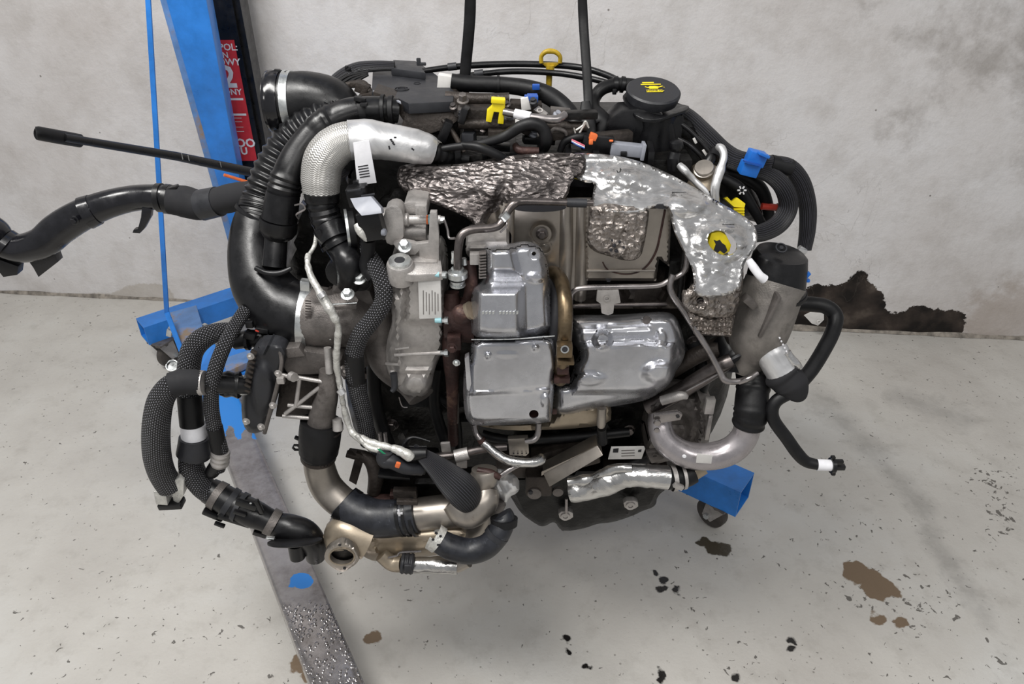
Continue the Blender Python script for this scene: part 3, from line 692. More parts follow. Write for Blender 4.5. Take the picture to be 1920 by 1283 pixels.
# ---- dark body behind everything, coloured so the gaps look shaded
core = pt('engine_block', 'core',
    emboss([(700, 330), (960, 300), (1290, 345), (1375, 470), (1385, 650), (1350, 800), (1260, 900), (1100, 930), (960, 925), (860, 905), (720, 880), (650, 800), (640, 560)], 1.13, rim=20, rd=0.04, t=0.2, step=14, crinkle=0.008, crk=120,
           bumps=[('l', [(720, 640), (880, 640)], 14, 0.02), ('l', [(700, 760), (1200, 760)], 8, 0.012), ('l', [(1130, 700), (1130, 900)], 10, 0.02), ('c', 1290, 700, 60, 60, 0.03, 0.5), ('c', 700, 800, 40, 40, 0.02, 0.5), ('l', [(760, 800), (760, 900)], 8, 0.015), ('l', [(820, 780), (1150, 830)], 9, 0.02)]), label='engine block coloured shade black behind the attached parts')
for (u, v, Y, r) in [(735, 795, 1.10, 9), (1300, 640, 1.08, 9), (1180, 805, 1.1, 8), (690, 700, 1.1, 8), (842, 740, 1.09, 7), (846, 812, 1.09, 8), (1218, 900, 1.08, 8), (930, 880, 1.08, 7), (1012, 868, 1.08, 7), (1298, 818, 1.08, 9), (1205, 838, 1.1, 7)]: sb(core, 'bolt', 'darksteel', bolt(u, v, Y, r))
for pts, r in [([(700, 680, 1.09), (705, 760, 1.08), (730, 840, 1.07), (760, 900, 1.06)], 13), ([(820, 690, 1.08), (815, 760, 1.07), (835, 830, 1.06)], 11), ([(1215, 600, 1.08), (1290, 570, 1.09), (1380, 590, 1.1)], 10), ([(905, 815, 1.07), (960, 825, 1.06), (1080, 820, 1.05), (1180, 810, 1.05)], 9), ([(1290, 760, 1.08), (1280, 800, 1.07), (1210, 860, 1.06), (1120, 890, 1.05)], 12), ([(760, 640, 1.1), (790, 720, 1.08), (850, 770, 1.08), (860, 850, 1.07)], 8), ([(1300, 640, 1.08), (1320, 690, 1.06), (1300, 760, 1.05)], 16)]:
    sb(core, 'block_hose', 'rubber', tube(pts, r))
zc = P(960, 292, 1.13).z
head = pt('cylinder_head_cover', 'core', lidp([(690, 292), (1300, 300), (1235, 190), (745, 190)], zc - 0.005, 0.12, 5), label='dark cylinder head under the hoses')
for i in range(9):
    u = 800 + i * 52; sb(head, 'cover_rib', 'plastic', slab([PZ(u, 286, zc + 0.012), PZ(u + 12, 286, zc + 0.012), PZ(u + 8 - (u - 960) * .05, 205, zc + 0.012), PZ(u - (u - 960) * .05, 205, zc + 0.012)], (0, 0, -0.02), 0.001))
sb(core, 'dark_gap_filler', 'core', emboss([(552, 385), (640, 330), (770, 290), (780, 420), (770, 570), (640, 600), (580, 560), (530, 525), (545, 450)], 1.16, rim=14, rd=.03, t=.12, step=12, crinkle=.008, crk=90))  # added dark filler, stands in for the shade between the left hoses
# ---- oil pan
pan = pt('oil_pan', 'core', emboss([(935, 905), (1000, 880), (1250, 880), (1253, 915), (1232, 930), (1230, 950), (1205, 958), (1190, 966), (1150, 980), (1120, 982), (1100, 990), (1070, 996), (1050, 995), (1040, 976), (1018, 990), (1000, 980), (975, 962), (957, 930)], 1.06, rim=8, rd=0.02, t=0.2, step=8, crinkle=0.006, crk=60), label='black oil pan under the engine')
for (u, v) in ((1060, 968), (1182, 948)):
    sb(pan, 'mounting_lug', 'cast', plate([(u - 14, v - 8), (u + 14, v - 9), (u + 15, v + 6), (u - 10, v + 8)], 1.035, 0.012, 1, 1), R(u, v, 1.035, (0, -1, 0), 9, 4.5, 3), L(u, v, 1.034, (0, -1, 0), [(0, 4), (.5, 4)]))
sb(pan, 'stud', 'steel', tube([(1062, 935, 1.03, 3), (1062, 962, 1.03, 3)], nseg=8)); sb(pan, 'cast_boss', 'cast_dark', tube([(1002, 905, 1.04, 12), (1002, 925, 1.03, 13)]), L(1002, 925, 1.02, (0, -1, 0), [(0, 13), (3, 13)]), L(1046, 920, 1.03, (0, -1, 0), [(0, 11), (6, 10)]))
sb(pan, 'hole_plug', 'ink', L(995, 922, 1.008, (0, -1, 0), [(0, 4), (4, 4)]))

# ---- air inlet elbow, top left
el = pt('air_inlet_elbow', 'plastic', tube([(516, 191, 1.25, 55), (545, 190, 1.25, 53), (585, 187, 1.25, 50), (625, 202, 1.25, 50), (648, 245, 1.25, 46), (650, 310, 1.24, 42)], nseg=36), label='smooth black air inlet elbow')
sb(el, 'cuff', 'gloss', tube([(533, 191, 1.25, 56.5), (524, 191, 1.25, 57.5), (519, 191, 1.25, 56), (512, 191, 1.25, 57.5), (507, 191, 1.25, 55)], nseg=36, lin_=True, hollow=40), label='glossy ribbed rubber cuff')
sb(el, 'band_clamp', 'zinc', tube([(538, 190, 1.25, 56), (552, 190, 1.25, 54.5)], nseg=36), label='broad bright band clamp')
sb(el, 'tab', 'plastic', box(520, 134, 1.25, 12, 8, 10), box(536, 137, 1.25, 6, 8, 16))
# ---- ribbed duct to big inlet pipe
rd = pt('ribbed_air_duct', 'plastic', tube([(640, 218, 1.22, 34), (590, 232, 1.21, 37), (548, 270, 1.2, 40), (518, 320, 1.18, 42), (498, 372, 1.16, 42), (487, 410, 1.14, 44)], nseg=30, ribs=[(0, 0.97, 19, -4.5)]), label='corrugated black air duct')
big = pt('turbo_inlet_pipe', 'plastic', tube([(493, 396, 1.15, 42), (482, 430, 1.13, 46), (478, 480, 1.1, 49), (492, 535, 1.07, 56), (525, 575, 1.05, 61), (560, 590, 1.04, 62), (568, 592, 1.04, 62)], nseg=40), label='wide smooth black inlet pipe curving down to the turbocharger')
sb(big, 'joint_ring', 'plastic', tube([(498, 385, 1.16, 47), (494, 400, 1.15, 47)], nseg=30)); sb(big, 'joint_ring', 'plastic', tube([(490, 404, 1.145, 49), (487, 410, 1.143, 49)], nseg=30))
sb(big, 'saddle', 'plastic', tube([(480, 503, 1.04, 5), (500, 512, 1.03, 5.5), (525, 512, 1.03, 5.5), (546, 503, 1.035, 4)], nseg=12))
for i in range(14):
    t = i / 13; a = math.pi * (0.62 + 0.9 * t); sb(big, 'lug', 'plastic', box(556, 592 + math.cos(a) * -62 * 1.0, 1.04 - 0.046 * math.sin(a - math.pi * .5) * 0 - 0.045 * math.sin(math.pi * (0.1 + 0.8 * t)), 14, 5, 6, (0, 0, 0), 1))
# inner smooth hose
sh = pt('breather_hose', 'plastic', tube([(745, 207, 1.17, 23), (700, 205, 1.16, 24), (650, 212, 1.15, 26), (600, 240, 1.14, 27), (562, 285, 1.12, 28), (540, 330, 1.1, 29), (530, 375, 1.09, 29), (522, 425, 1.08, 29)], nseg=30, ribs=[(0.34, 0.45, 4, 4), (0.72, 0.82, 4, 4)]), label='black breather hose with short bellows')
sb(sh, 'collar', 'plastic', tube([(531, 362, 1.088, 31), (524, 412, 1.08, 33)], nseg=28)); sb(sh, 'collar', 'plastic', tube([(523, 412, 1.08, 35), (521, 430, 1.078, 35), (519, 436, 1.078, 31), (518, 442, 1.078, 26)], lin_=True, nseg=28))
sb(sh, 'spigot', 'plastic', tube([(519, 430, 1.085, 21), (517, 460, 1.07, 21), (514, 500, 1.055, 22)], nseg=24))
sb(sh, 'clamp', 'rubber', tube([(672, 208, 1.153, 27), (684, 206, 1.155, 27)], nseg=24), box(675, 186, 1.14, 22, 8, 12, (0, 10, 0)), box(682, 196, 1.13, 14, 6, 10))
sb(sh, 'clamp', 'rubber', tube([(716, 205, 1.16, 27), (722, 205, 1.16, 27)], nseg=24), tube([(730, 206, 1.16, 26), (738, 206, 1.16, 26)], nseg=24))
# ---- silver insulated hose
si = pt('insulated_hose', 'woven', tube([(603, 372, 1.06, 34), (602, 330, 1.065, 37), (610, 296, 1.07, 38), (640, 268, 1.08, 36), (685, 262, 1.085, 34), (740, 268, 1.09, 32), (785, 276, 1.095, 29), (812, 283, 1.1, 24), (817, 285, 1.1, 20)], nseg=36, wob=0.05), label='thick silver heat sleeved hose with burn marks')
sb(si, 'bright_wrap', 'foilsoft', tube([(655, 263, 1.078, 36.5), (690, 261.5, 1.083, 36), (740, 268, 1.088, 33.5), (785, 276, 1.093, 30.5), (812, 283, 1.098, 26)], nseg=36, cap=False, wob=0.07), label='smooth bright foil wrap')
for (u, v, a) in ((733, 262, 0), (738, 270, 1), (730, 277, 2), (741, 258, 0), (774, 280, 1), (736, 266, 1)): sb(si, 'burn_mark', 'ink', box(u, v, 1.056, 5 + a, 3, 2, (0, a * 40, 0), .5))
tg = sb(si, 'hanging_tag', 'white', plate([(662, 268), (692, 263), (706, 343), (670, 348)], 1.047, 0.0015, .5), label='white paper tag with printed lines')
for k in range(5): sb(tg, 'printed_line', 'ink', plate([(671 + k * .9, 312 + k * 5), (690 + k * .9, 309 + k * 5), (690 + k * .9, 311 + k * 5), (671 + k * .9, 314 + k * 5)], 1.0465, 0.0004, 0))
sb(si, 'end_hose', 'rubber', tube([(812, 284, 1.1, 17), (835, 290, 1.11, 14), (850, 296, 1.12, 10), (880, 300, 1.12, 8)], nseg=20, ribs=[(0, .5, 3, 2)]))
bh = pt('charge_elbow', 'plastic', tube([(603, 360, 1.058, 34), (604, 378, 1.056, 32), (605, 385, 1.054, 27), (612, 410, 1.05, 28), (622, 438, 1.04, 27), (640, 470, 1.02, 25), (652, 490, 1.0, 26), (656, 512, 1.0, 25), (654, 530, 1.01, 24)], nseg=30, ribs=[(.22, .42, 3, 2.5)]), label='black elbow with bellows below the silver hose')
sb(bh, 'clip_collar', 'plastic', tube([(617, 426, 1.044, 31), (630, 452, 1.03, 30)], nseg=28), tube([(630, 452, 1.03, 32), (634, 459, 1.028, 32)], nseg=28), box(602, 440, 1.02, 10, 22, 10, (0, -20, 0)))
fl = sb(bh, 'flange', 'plastic', plate([(608, 500), (630, 490), (680, 500), (700, 522), (693, 545), (665, 548), (630, 538), (612, 525)], 1.0, 0.02, 2, 2))
sb(bh, 'spring_clip', 'steel', tube([(553, 385, 1.03, 1.8), (566, 383, 1.02, 1.8), (572, 392, 1.02, 1.8), (556, 402, 1.02, 1.8), (560, 410, 1.03, 1.8)], nseg=8))
# ---- turbo compressor inlet region
ic = pt('compressor_inlet', 'cast_dark', tube([(566, 592, 1.04, 60), (610, 596, 1.03, 57), (650, 600, 1.03, 52), (700, 605, 1.05, 44)], nseg=36), plate([(618, 540), (668, 535), (702, 550), (706, 640), (690, 700), (630, 690), (610, 600)], 1.03, 0.06, 4, 1), label='grey compressor inlet casting')
sb(ic, 'hose_clamp', 'zinc', tube([(568, 592, 1.04, 65), (586, 594, 1.04, 64)], nseg=44), box(573, 534, 1.0, 18, 20, 16, (0, 6, 0), 2), label='wide bright worm drive clamp')
for i in range(16): 
    a = -0.95 + 1.9 * i / 15; sb(ic, 'clamp_slot', 'ink', box(577 + i * .1, 592 + 62 * math.sin(a) * .97, 1.04 - 0.0495 * math.cos(a) , 13, 1.6, 1.5, (0, 8, 0), 0)) if False else None
sb(ic, 'clamp_slots', 'darksteel', *[box(578, 592 + 2 + 62 * math.sin(a) * .9, 1.04 - 0.0515 * math.cos(a), 11, 1.5, 2.5, (0, 6, 0), 0) for a in [-0.55 + 1.6 * i / 17 for i in range(18)]])
sb(ic, 'joint_band', 'plastic', tube([(590, 594, 1.038, 60), (600, 595, 1.036, 60)], nseg=36)); sb(ic, 'joint_rim', 'darksteel', tube([(604, 595, 1.036, 61), (608, 596, 1.036, 61)], nseg=36))
sb(ic, 'top_bracket', 'cast_dark', slab([P(606, 556, .97), P(660, 545, 1.0), P(672, 562, .98), P(668, 573, .97), P(612, 576, .96)], (0, 0, -0.006), 0.001))
for (u, v, Y, r) in ((674, 524, 0.99, 9), (652, 553, 0.965, 9)): sb(ic, 'bolt', 'zinc', bolt(u, v, Y, r, (0, -0.5, 1)))
sb(ic, 'edge', 'zinc', tube([(622, 571, .958, 1.6), (669, 568, .965, 1.6)], nseg=6)); sb(ic, 'pin', 'zinc', tube([(604, 636, .99, 5), (622, 634, .985, 4)], nseg=12))
fb = plate([(664, 516), (690, 520), (694, 535), (680, 543), (655, 538), (632, 530), (640, 522)], 0.998, 0.008, 2, 1); sb(ic, 'sensor_flange', 'plastic', fb)
# silver wrapped loom
wl = pt('wrapped_loom', 'fibre', tube([(578, 478, 1.0, 5), (577, 495, .98, 6), (584, 520, .965, 7), (600, 548, .95, 8), (612, 570, .94, 9), (624, 590, .935, 8), (634, 612, .935, 6), (633, 640, .94, 6.5), (631, 680, .945, 6.5), (637, 720, .95, 6), (643, 755, .95, 5.5), (650, 785, .95, 6), (664, 815, .94, 7), (700, 832, .93, 7.5), (740, 842, .92, 8), (762, 852, .91, 11), (770, 858, .91, 9)], nseg=14, wob=0.3, wf=80, sub=22), label='silver fibre wrapped wiring loom hanging down the left')
sb(wl, 'branch', 'fibre', tube([(668, 815, .935, 5), (690, 838, .925, 5), (712, 845, .92, 5)], nseg=10, wob=.3)); sb(wl, 'branch', 'fibre', tube([(578, 480, 1.0, 4), (590, 460, 1.02, 4), (592, 440, 1.04, 3)], nseg=10, wob=.3))
for i, (u, v) in enumerate(((579, 500), (603, 553), (618, 582), (629, 604), (633, 655), (640, 735), (648, 778), (722, 836))): sb(wl, 'wrap_ring', 'foilsoft', tube([(u - 3, v - 4, .94, 7.5), (u + 3, v + 4, .938, 7.5)], nseg=10)) if i in (1, 2, 5) else None
for k in range(2): sb(wl, 'green_wire', 'green', tube([(708 + k * 3, 842, .915, 1.3), (718 + k * 2, 850, .91, 1.3), (728 + k * 2, 860 - k * 3, .91, 1.3)], nseg=6))
sn = pt('sensor_plug', 'satin', tube([(722, 848, .915, 14), (722, 862, .912, 16), (735, 866, .91, 14), (760, 878, .91, 12), (790, 880, .92, 12)], nseg=18), label='dark connector with orange lock')
sb(sn, 'lock_tab', 'orange', box(746, 872, .892, 9, 12, 6, (0, 20, 0))); sb(sn, 'plug_tray', 'plastic', box(765, 872, .93, 70, 18, 20, (0, 14, 0)), box(740, 890, .95, 60, 8, 20, (0, 8, 0)))
# braided hose centre left
bz = pt('braided_hose', 'braid', tube([(683, 440, 1.03, 9), (688, 470, 1.01, 13), (705, 500, .985, 16), (718, 535, .965, 17), (718, 568, .955, 17), (698, 600, .95, 17), (675, 630, .95, 17), (664, 670, .955, 17), (668, 720, .96, 17), (682, 780, .97, 16), (690, 830, .98, 15)], nseg=22), label='braided black hose snaking down beside the turbocharger')
sb(bz, 'tape', 'rubber', tube([(664, 660, .954, 17.8), (667, 715, .96, 17.8)], nseg=22)); sb(bz, 'cable_tie', 'zinc', tube([(688, 466, 1.012, 14), (690, 472, 1.01, 14)]))
# throttle / EGR valve assembly
ev = pt('swirl_valve', 'cast', tube([(716, 420, 1.02, 30), (750, 418, 1.02, 32), (757, 418, 1.02, 26)], nseg=28, lin_=True), tube([(755, 412, 1.01, 12), (765, 412, 1.01, 13), (768, 412, 1.01, 9), (826, 412, 1.01, 8.5)], nseg=18, lin_=True), tube([(750, 432, 1.03, 20), (800, 434, 1.03, 19)], nseg=22), label='bright aluminium valve body with shaft')
sb(ev, 'vane_cover', 'cast', plate([(718, 396), (735, 385), (752, 390), (757, 408), (757, 455), (738, 462), (720, 455)], 0.995, 0.03, 3, 1)); sb(ev, 'motor', 'cast', plate([(757, 382), (768, 378), (800, 382), (802, 404), (760, 402)], 1.02, 0.05, 3, 0), box(790, 392, 1.0, 22, 20, 14))
br = sb(ev, 'support_bracket', 'cast', plate([(806, 398), (819, 398), (823, 440), (823, 492), (786, 492), (786, 470), (779, 478), (752, 478), (740, 462), (737, 456), (757, 452), (775, 456), (780, 458), (803, 455)], 0.985, 0.01, 1.5, 0)); sb(ev, 'bolt', 'zinc', bolt(759, 463, .975, 9, (0, -.7, 1), 12))
sb(ev, 'teal_mark', 'teal', tube([(804, 412, 1.008, 9.5), (814, 412, 1.008, 9.5)])); sb(ev, 'rust_ring', 'orange', tube([(800, 412, 1.009, 9), (803, 412, 1.009, 9)])); sb(ev, 'bolt', 'zinc', tube([(826, 412, 1.008, 7), (834, 412, 1.008, 6)], nseg=6))
sb(ev, 'link_rod', 'steel', tube([(833, 412, 1.0, 2.5), (839, 430, .995, 2.5), (842, 446, .99, 2.5), (853, 447, .985, 2.5)], nseg=10))
cn = pt('wiring_connector', 'plastic', box(672, 366, 1.02, 38, 36, 30, (0, -8, 0), 3), box(697, 420, .985, 44, 56, 34, (0, -9, 0), 4), box(668, 348, 1.03, 10, 20, 12), label='large black connector with grey lid')
sb(cn, 'grey_lid', 'lightgrey', slab([P(656, 372, .985), P(695, 368, .985), P(714, 390, .965), P(716, 400, .96), P(678, 405, .96), P(665, 390, .97)], (0, 0.02, -0.008), 0.001), label='light grey lid')
sb(cn, 'foam_plug', 'fibre', tube([(670, 420, .98, 6), (676, 434, .975, 10), (684, 446, .975, 9), (688, 452, .975, 5)], nseg=12, wob=.5)); sb(cn, 'cap', 'lightgrey', L(717, 435, .975, (1, -.3, 0), [(0, 7), (5, 7), (7, 5)]))
for (u, v) in ((690, 366), (664, 357)): sb(cn, 'rib', 'satin', box(u, v, 1.0, 26, 3, 4, (0, -8, 0), .5))
sb(cn, 'seal_disc', 'rubber', L(660, 432, 1.03, (1, .25, 0), [(-6, 36), (6, 36)], 34)); sb(cn, 'metal_rim', 'zinc', R(654, 430, 1.03, (-1, -.25, 0), 38, 33, 5, 34)); sb(cn, 'taped_loom', 'rubber', tube([(690, 450, .99, 14), (690, 470, .99, 13), (686, 500, .99, 12), (700, 520, .985, 13)], wob=.15))
# compressor / actuator casting with plate
cc = pt('turbo_actuator_housing', 'cast',
    emboss([(728, 483), (800, 480), (833, 488), (834, 600), (832, 655), (815, 690), (808, 735), (780, 750), (750, 738), (735, 712), (722, 700), (724, 640), (738, 600), (726, 545)], 0.975, rim=10, rd=0.03, t=0.08, step=7,
           bumps=[('p', [(762, 515), (835, 515), (835, 606), (762, 606)], 4, 0.012), ('l', [(740, 560), (750, 690)], 12, 0.01), ('l', [(735, 700), (830, 690)], 6, 0.006), ('c', 780, 725, 30, 26, 0.012, .5), ('l', [(752, 540), (752, 600)], 9, .01)]), label='light cast aluminium housing with a printed plate')
sb(cc, 'top_flange', 'cast', slab([P(730, 500, .955), P(732, 488, .975), P(800, 474, 1.0), P(826, 480, 1.0), P(830, 512, .955), P(770, 516, .95), P(735, 510, .95)], (0, 0, -0.012), 0.002))
bs_ = sb(cc, 'threaded_boss', 'cast', L(750, 494, .965, (0, -.2, 1), [(-40, 25), (-2, 26), (2, 24)]), label='round threaded boss'); 
sb(cc, 'boss_washer', 'zinc', R(750, 493, .965, (0, -.2, 1), 21, 10, 7)); sb(cc, 'boss_hole', 'ink', L(750, 493, .965, (0, -.2, 1), [(2.5, 10), (5, 10)]))
lp = sb(cc, 'printed_plate', 'paper', plate([(783, 521), (826, 519), (828, 597), (786, 599)], .957, 0.006, 2), label='flat pale plate with small print')
for i in range(6):
    u = 793 + i * 5.5; sb(lp, 'printed_line', 'cast_dark', plate([(u, 545 + (i % 3) * 3), (u + 1.2, 545 + (i % 3) * 3), (u + 1.6, 590 - (i % 2) * 6), (u + .4, 590 - (i % 2) * 6)], .9565, .0004, 0))
for (u, v) in ((828, 515), (832, 601), (832, 662)):
    sb(cc, 'clamp_bolt', 'zinc', tube([(u - 12, v, .96, 4.5), (u + 2, v, .958, 4.5), (u + 2, v, .958, 7), (u + 9, v, .957, 7)], lin_=True, nseg=6)); 
    if v < 650: sb(cc, 'teal_mark', 'teal', tube([(u - 16, v, .958, 5), (u - 4, v, .957, 5.5)]))
sb(cc, 'seam_rib', 'cast', tube([(740, 666, .965, 3), (826, 662, .958, 3.5)], nseg=8)); sb(cc, 'seam_rib', 'cast', tube([(742, 655, .965, 2), (768, 652, .96, 2)], nseg=8)); sb(cc, 'seam_rib', 'cast', tube([(724, 682, .975, 3), (748, 684, .965, 3)], nseg=8))
sb(cc, 'vacuum_nipple', 'satin', tube([(738, 700, .965, 7), (740, 725, .96, 6), (734, 735, .955, 4)], nseg=12)); sb(cc, 'spring_wire', 'steel', tube([(748, 745, .98, 1.2), (754, 762, .98, 1.2), (764, 764, .98, 1.2)], nseg=6))
sb(cc, 'compressor_scroll', 'cast_dark', tube([(790, 745, 1.0, 26), (770, 715, 1.02, 30), (730, 680, 1.03, 34), (712, 630, 1.04, 34), (720, 570, 1.04, 30)], nseg=24)); 
ch = pt('centre_housing', 'rustiron', tube([(846, 548, 1.0, 15), (848, 600, .99, 18), (846, 660, .99, 17), (848, 720, 1.0, 12), (848, 770, 1.02, 10), (850, 830, 1.04, 10)], nseg=20), tube([(835, 600, 1.0, 40), (890, 600, 1.0, 44)], nseg=28), box(852, 640, .96, 26, 30, 20, (0, 0, 0), 3), L(866, 590, .95, (0, -1, .3), [(0, 20), (10, 16), (16, 8)]), label='rusty brown turbocharger centre housing')
sb(ch, 'heat_stain_neck', 'beige', tube([(860, 590, .955, 12), (884, 582, .95, 18)], nseg=18)); sb(ch, 'bolt', 'rustiron', bolt(848, 652, .94, 7)); sb(ch, 'bolt', 'zinc', bolt(856, 680, .96, 5)); sb(ch, 'lower_tube', 'cast_dark', tube([(852, 735, 1.02, 9), (852, 790, 1.03, 9)]))
# ---- heat shield above the turbocharger: sooty left half, bright right half
def hy(u, v):
    a = 1.105 - 0.00055 * max(0, v - 300) - (0.02 * math.sin(max(0, min(1, (u - 760) / 600)) * math.pi))
    return a
hs = pt('dimpled_heat_shield', 'dimple', emboss([(745, 320), (752, 310), (790, 308), (845, 311), (900, 303), (955, 293), (1005, 289), (1060, 287), (1100, 290), (1096, 328), (1072, 335), (1064, 372), (1040, 380), (952, 378), (934, 395), (918, 402), (906, 442), (893, 432), (882, 412), (850, 396), (815, 382), (780, 372), (752, 356), (744, 340)], hy, rim=6, rd=0.006, t=0.0025, step=4.5, sm=1, crinkle=0.006, crk=100, lip=6, crm=12, ch=0.5,
    bumps=[('c', 960, 345, 90, 40, 0.012, .8), ('c', 850, 345, 70, 30, 0.008, .8), ('l', [(905, 440), (935, 385), (950, 350)], 20, -0.01)]), label='sooty embossed heat shield with rolled edge')
def hy2(u, v):
    Y = 1.095 - 0.0006 * max(0, v - 300) - 0.02 * smooth((v - 330) / 60)
    if u > 1260: Y += 0.00025 * (u - 1260)
    return Y
hf = pt('foil_heat_shield', 'foil', emboss([(1062, 288), (1110, 288), (1160, 293), (1205, 305), (1250, 324), (1295, 348), (1345, 378), (1395, 405), (1417, 425), (1421, 447), (1414, 470), (1396, 490), (1391, 525), (1386, 545), (1340, 560), (1300, 552), (1302, 520), (1293, 490), (1276, 462), (1262, 430), (1257, 400), (1250, 386), (1215, 390), (1206, 400), (1170, 402), (1110, 395), (1112, 360), (1116, 344), (1094, 342), (1072, 330), (1060, 318)], hy2, rim=6, rd=0.006, t=0.0025, step=4, sm=1, crinkle=0.010, crk=105, lip=6, crm=18, ch=0.45,
    holes=[oval(1354, 456, 30, 21, 32)], bumps=[('c', 1352, 456, 58, 42, 0.008, .35), ('c', 1170, 335, 80, 28, 0.014, .8), ('c', 1290, 385, 60, 30, 0.010, .7)]), label='bright crumpled foil heat shield with an oval opening')
sb(hf, 'hanging_flap', 'dimplegrey', emboss([(1108, 380), (1218, 388), (1215, 420), (1209, 455), (1202, 482), (1185, 490), (1160, 487), (1140, 480), (1118, 474), (1102, 462), (1100, 440), (1104, 410)], lambda u, v: 1.02 - 0.0001 * (v - 380), rim=6, rd=0.005, t=0.002, step=4, sm=1, crinkle=0.005, crk=55), label='dull dimpled flap with dark burn marks')
for (u, v, r) in ((1152, 462, 4), (1162, 455, 3), (1146, 470, 3.5), (1156, 472, 4), (1170, 465, 2.5), (1148, 452, 2.5)): sb(hf, 'burn_mark', 'ink', L(u, v, 1.004, (0, -1, 0), [(-4, r), (0, r * .7)], 9))
sb(hf, 'lower_tab', 'dimplegrey', emboss([(1290, 545), (1300, 530), (1340, 535), (1388, 520), (1396, 500), (1390, 560), (1376, 596), (1340, 603), (1296, 590), (1280, 575), (1278, 545)], lambda u, v: .995 - 0.0001 * (v - 540), rim=5, rd=0.005, t=0.002, step=4, sm=1, crinkle=0.006, crk=60, holes=[oval(1313, 564, 7, 7)], bumps=[('c', 1313, 564, 18, 16, -0.004, .4)]), label='dull lower tab with bolt hole')
sb(hf, 'waffle_end', 'dimplegrey', emboss([(1291, 585), (1330, 600), (1378, 592), (1372, 632), (1302, 628), (1293, 610)], .99, rim=4, rd=0.004, t=0.002, step=2.5, sm=0, bumps=[('l', [(1290, y), (1376, y + 2)], 3.5, .003) for y in (600, 609, 618, 627)] + [('l', [(x, 590), (x, 630)], 3.2, .003) for x in range(1300, 1376, 9)]), label='waffled tail of the heat shield')
ys = sb(hf, 'warning_sticker', 'yellow', plate([(1334, 438), (1350, 434), (1362, 442), (1371, 460), (1368, 472), (1352, 480), (1336, 474), (1328, 456)], 1.008, 0.012, 1), label='yellow sticker with a small black animal silhouette')
sb(hf, 'animal_mark', 'ink', plate([(1338, 470), (1342, 458), (1338, 450), (1344, 452), (1350, 450), (1354, 456), (1360, 460), (1364, 470), (1358, 476), (1350, 470), (1346, 474)], 1.0075, 0.0005, 0))
sb(hf, 'edge_slot', 'ink', plate(oval(1240, 388, 13, 4, 0), 1.022, 0.004, 0)); sb(hf, 'bolt', 'darksteel', bolt(1313, 566, 1.0, 5))
sb(hf, 'slot_edge', 'ink', plate([(1070, 322), (1092, 330), (1114, 345), (1112, 352), (1070, 350), (1064, 335)], 1.098, 0.004, 1)); 
for k in range(3): sb(hf, 'yellow_wire', 'yellow', tube([(1074, 325 + k * 4, 1.09, 1), (1084, 328 + k * 4, 1.088, 1)], nseg=5))
# ---- fluted steel shield and flat plate below it
fs = pt('fluted_shield', 'stain', emboss([(905, 396), (950, 372), (1110, 372), (1112, 400), (1100, 520), (1090, 570), (1045, 545), (1010, 480), (955, 460), (905, 450)], 1.05, rim=6, rd=0.01, t=0.003, step=5, sm=0,
    bumps=[('c', 1017, 437, 24, 24, -0.006, .4), ('c', 925, 410, 16, 34, -0.01, .6)]), label='brownish stainless shield with upright flutes')
for x in (1062, 1092): sb(fs, 'flute', 'stain', tube([(x, 384, 1.056, 14), (x - 1, 480, 1.054, 14), (x - 5, 560, 1.054, 12)], nseg=24))
sb(fs, 'flute', 'stain', tube([(956, 384, 1.052, 10), (953, 465, 1.05, 10)], nseg=20)); sb(fs, 'slot', 'ink', plate(oval(1010, 389, 52, 9, 0), 1.035, 0.004, 0)); sb(fs, 'bolt', 'darksteel', bolt(1016, 438, 1.04, 8)); sb(fs, 'washer', 'stain', R(1016, 438, 1.045, (0, -1, 0), 18, 12, 3)); sb(fs, 'washer', 'stain', R(1022, 466, 1.045, (0, -1, 0), 14, 10, 2))
fp = pt('converter_plate', 'stain', emboss([(1096, 380), (1262, 388), (1258, 410), (1255, 500), (1236, 486), (1230, 527), (1098, 526)], 1.035, rim=5, rd=0.012, t=0.012, step=4.5, sm=0, bumps=[]), label='flat brownish steel plate with a curved groove')
sb(fp, 'curved_groove', 'rustiron', tube([(1130, 492, 1.034, 1.2), (1140, 506, 1.034, 1.2), (1165, 514, 1.034, 1.2), (1192, 512, 1.034, 1.2), (1214, 498, 1.034, 1.8), (1230, 472, 1.034, 2), (1238, 440, 1.034, 2), (1247, 394, 1.034, 2)], nseg=8)); sb(fp, 'fold_line', 'stain', tube([(1100, 508, 1.034, 2.5), (1228, 507, 1.034, 2.5)], nseg=8)); sb(fp, 'tab', 'ink', plate([(1136, 523), (1146, 523), (1144, 529), (1138, 529)], 1.033, .003, 0))
# dark strip between
pt('gasket_rail', 'iron', emboss([(1068, 530), (1300, 520), (1300, 600), (1180, 590), (1070, 592)], 1.07, rim=6, rd=.02, t=.05, step=9, sm=0, bumps=[('l', [(1080, 575), (1290, 575)], 6, .02), ('l', [(1260, 470), (1240, 570)], 5, .02), ('l', [(1170, 545), (1200, 580)], 6, .01)]), label='dark rail between shields')
sb(fp, 'stud_lug', 'core', box(1265, 510, 1.06, 30, 60, 30, (0, 0, 0), 3), box(1300, 520, 1.06, 16, 90, 30, (0, 8, 0), 3), tube([(1283, 470, 1.04, 6), (1275, 560, 1.03, 6)]))
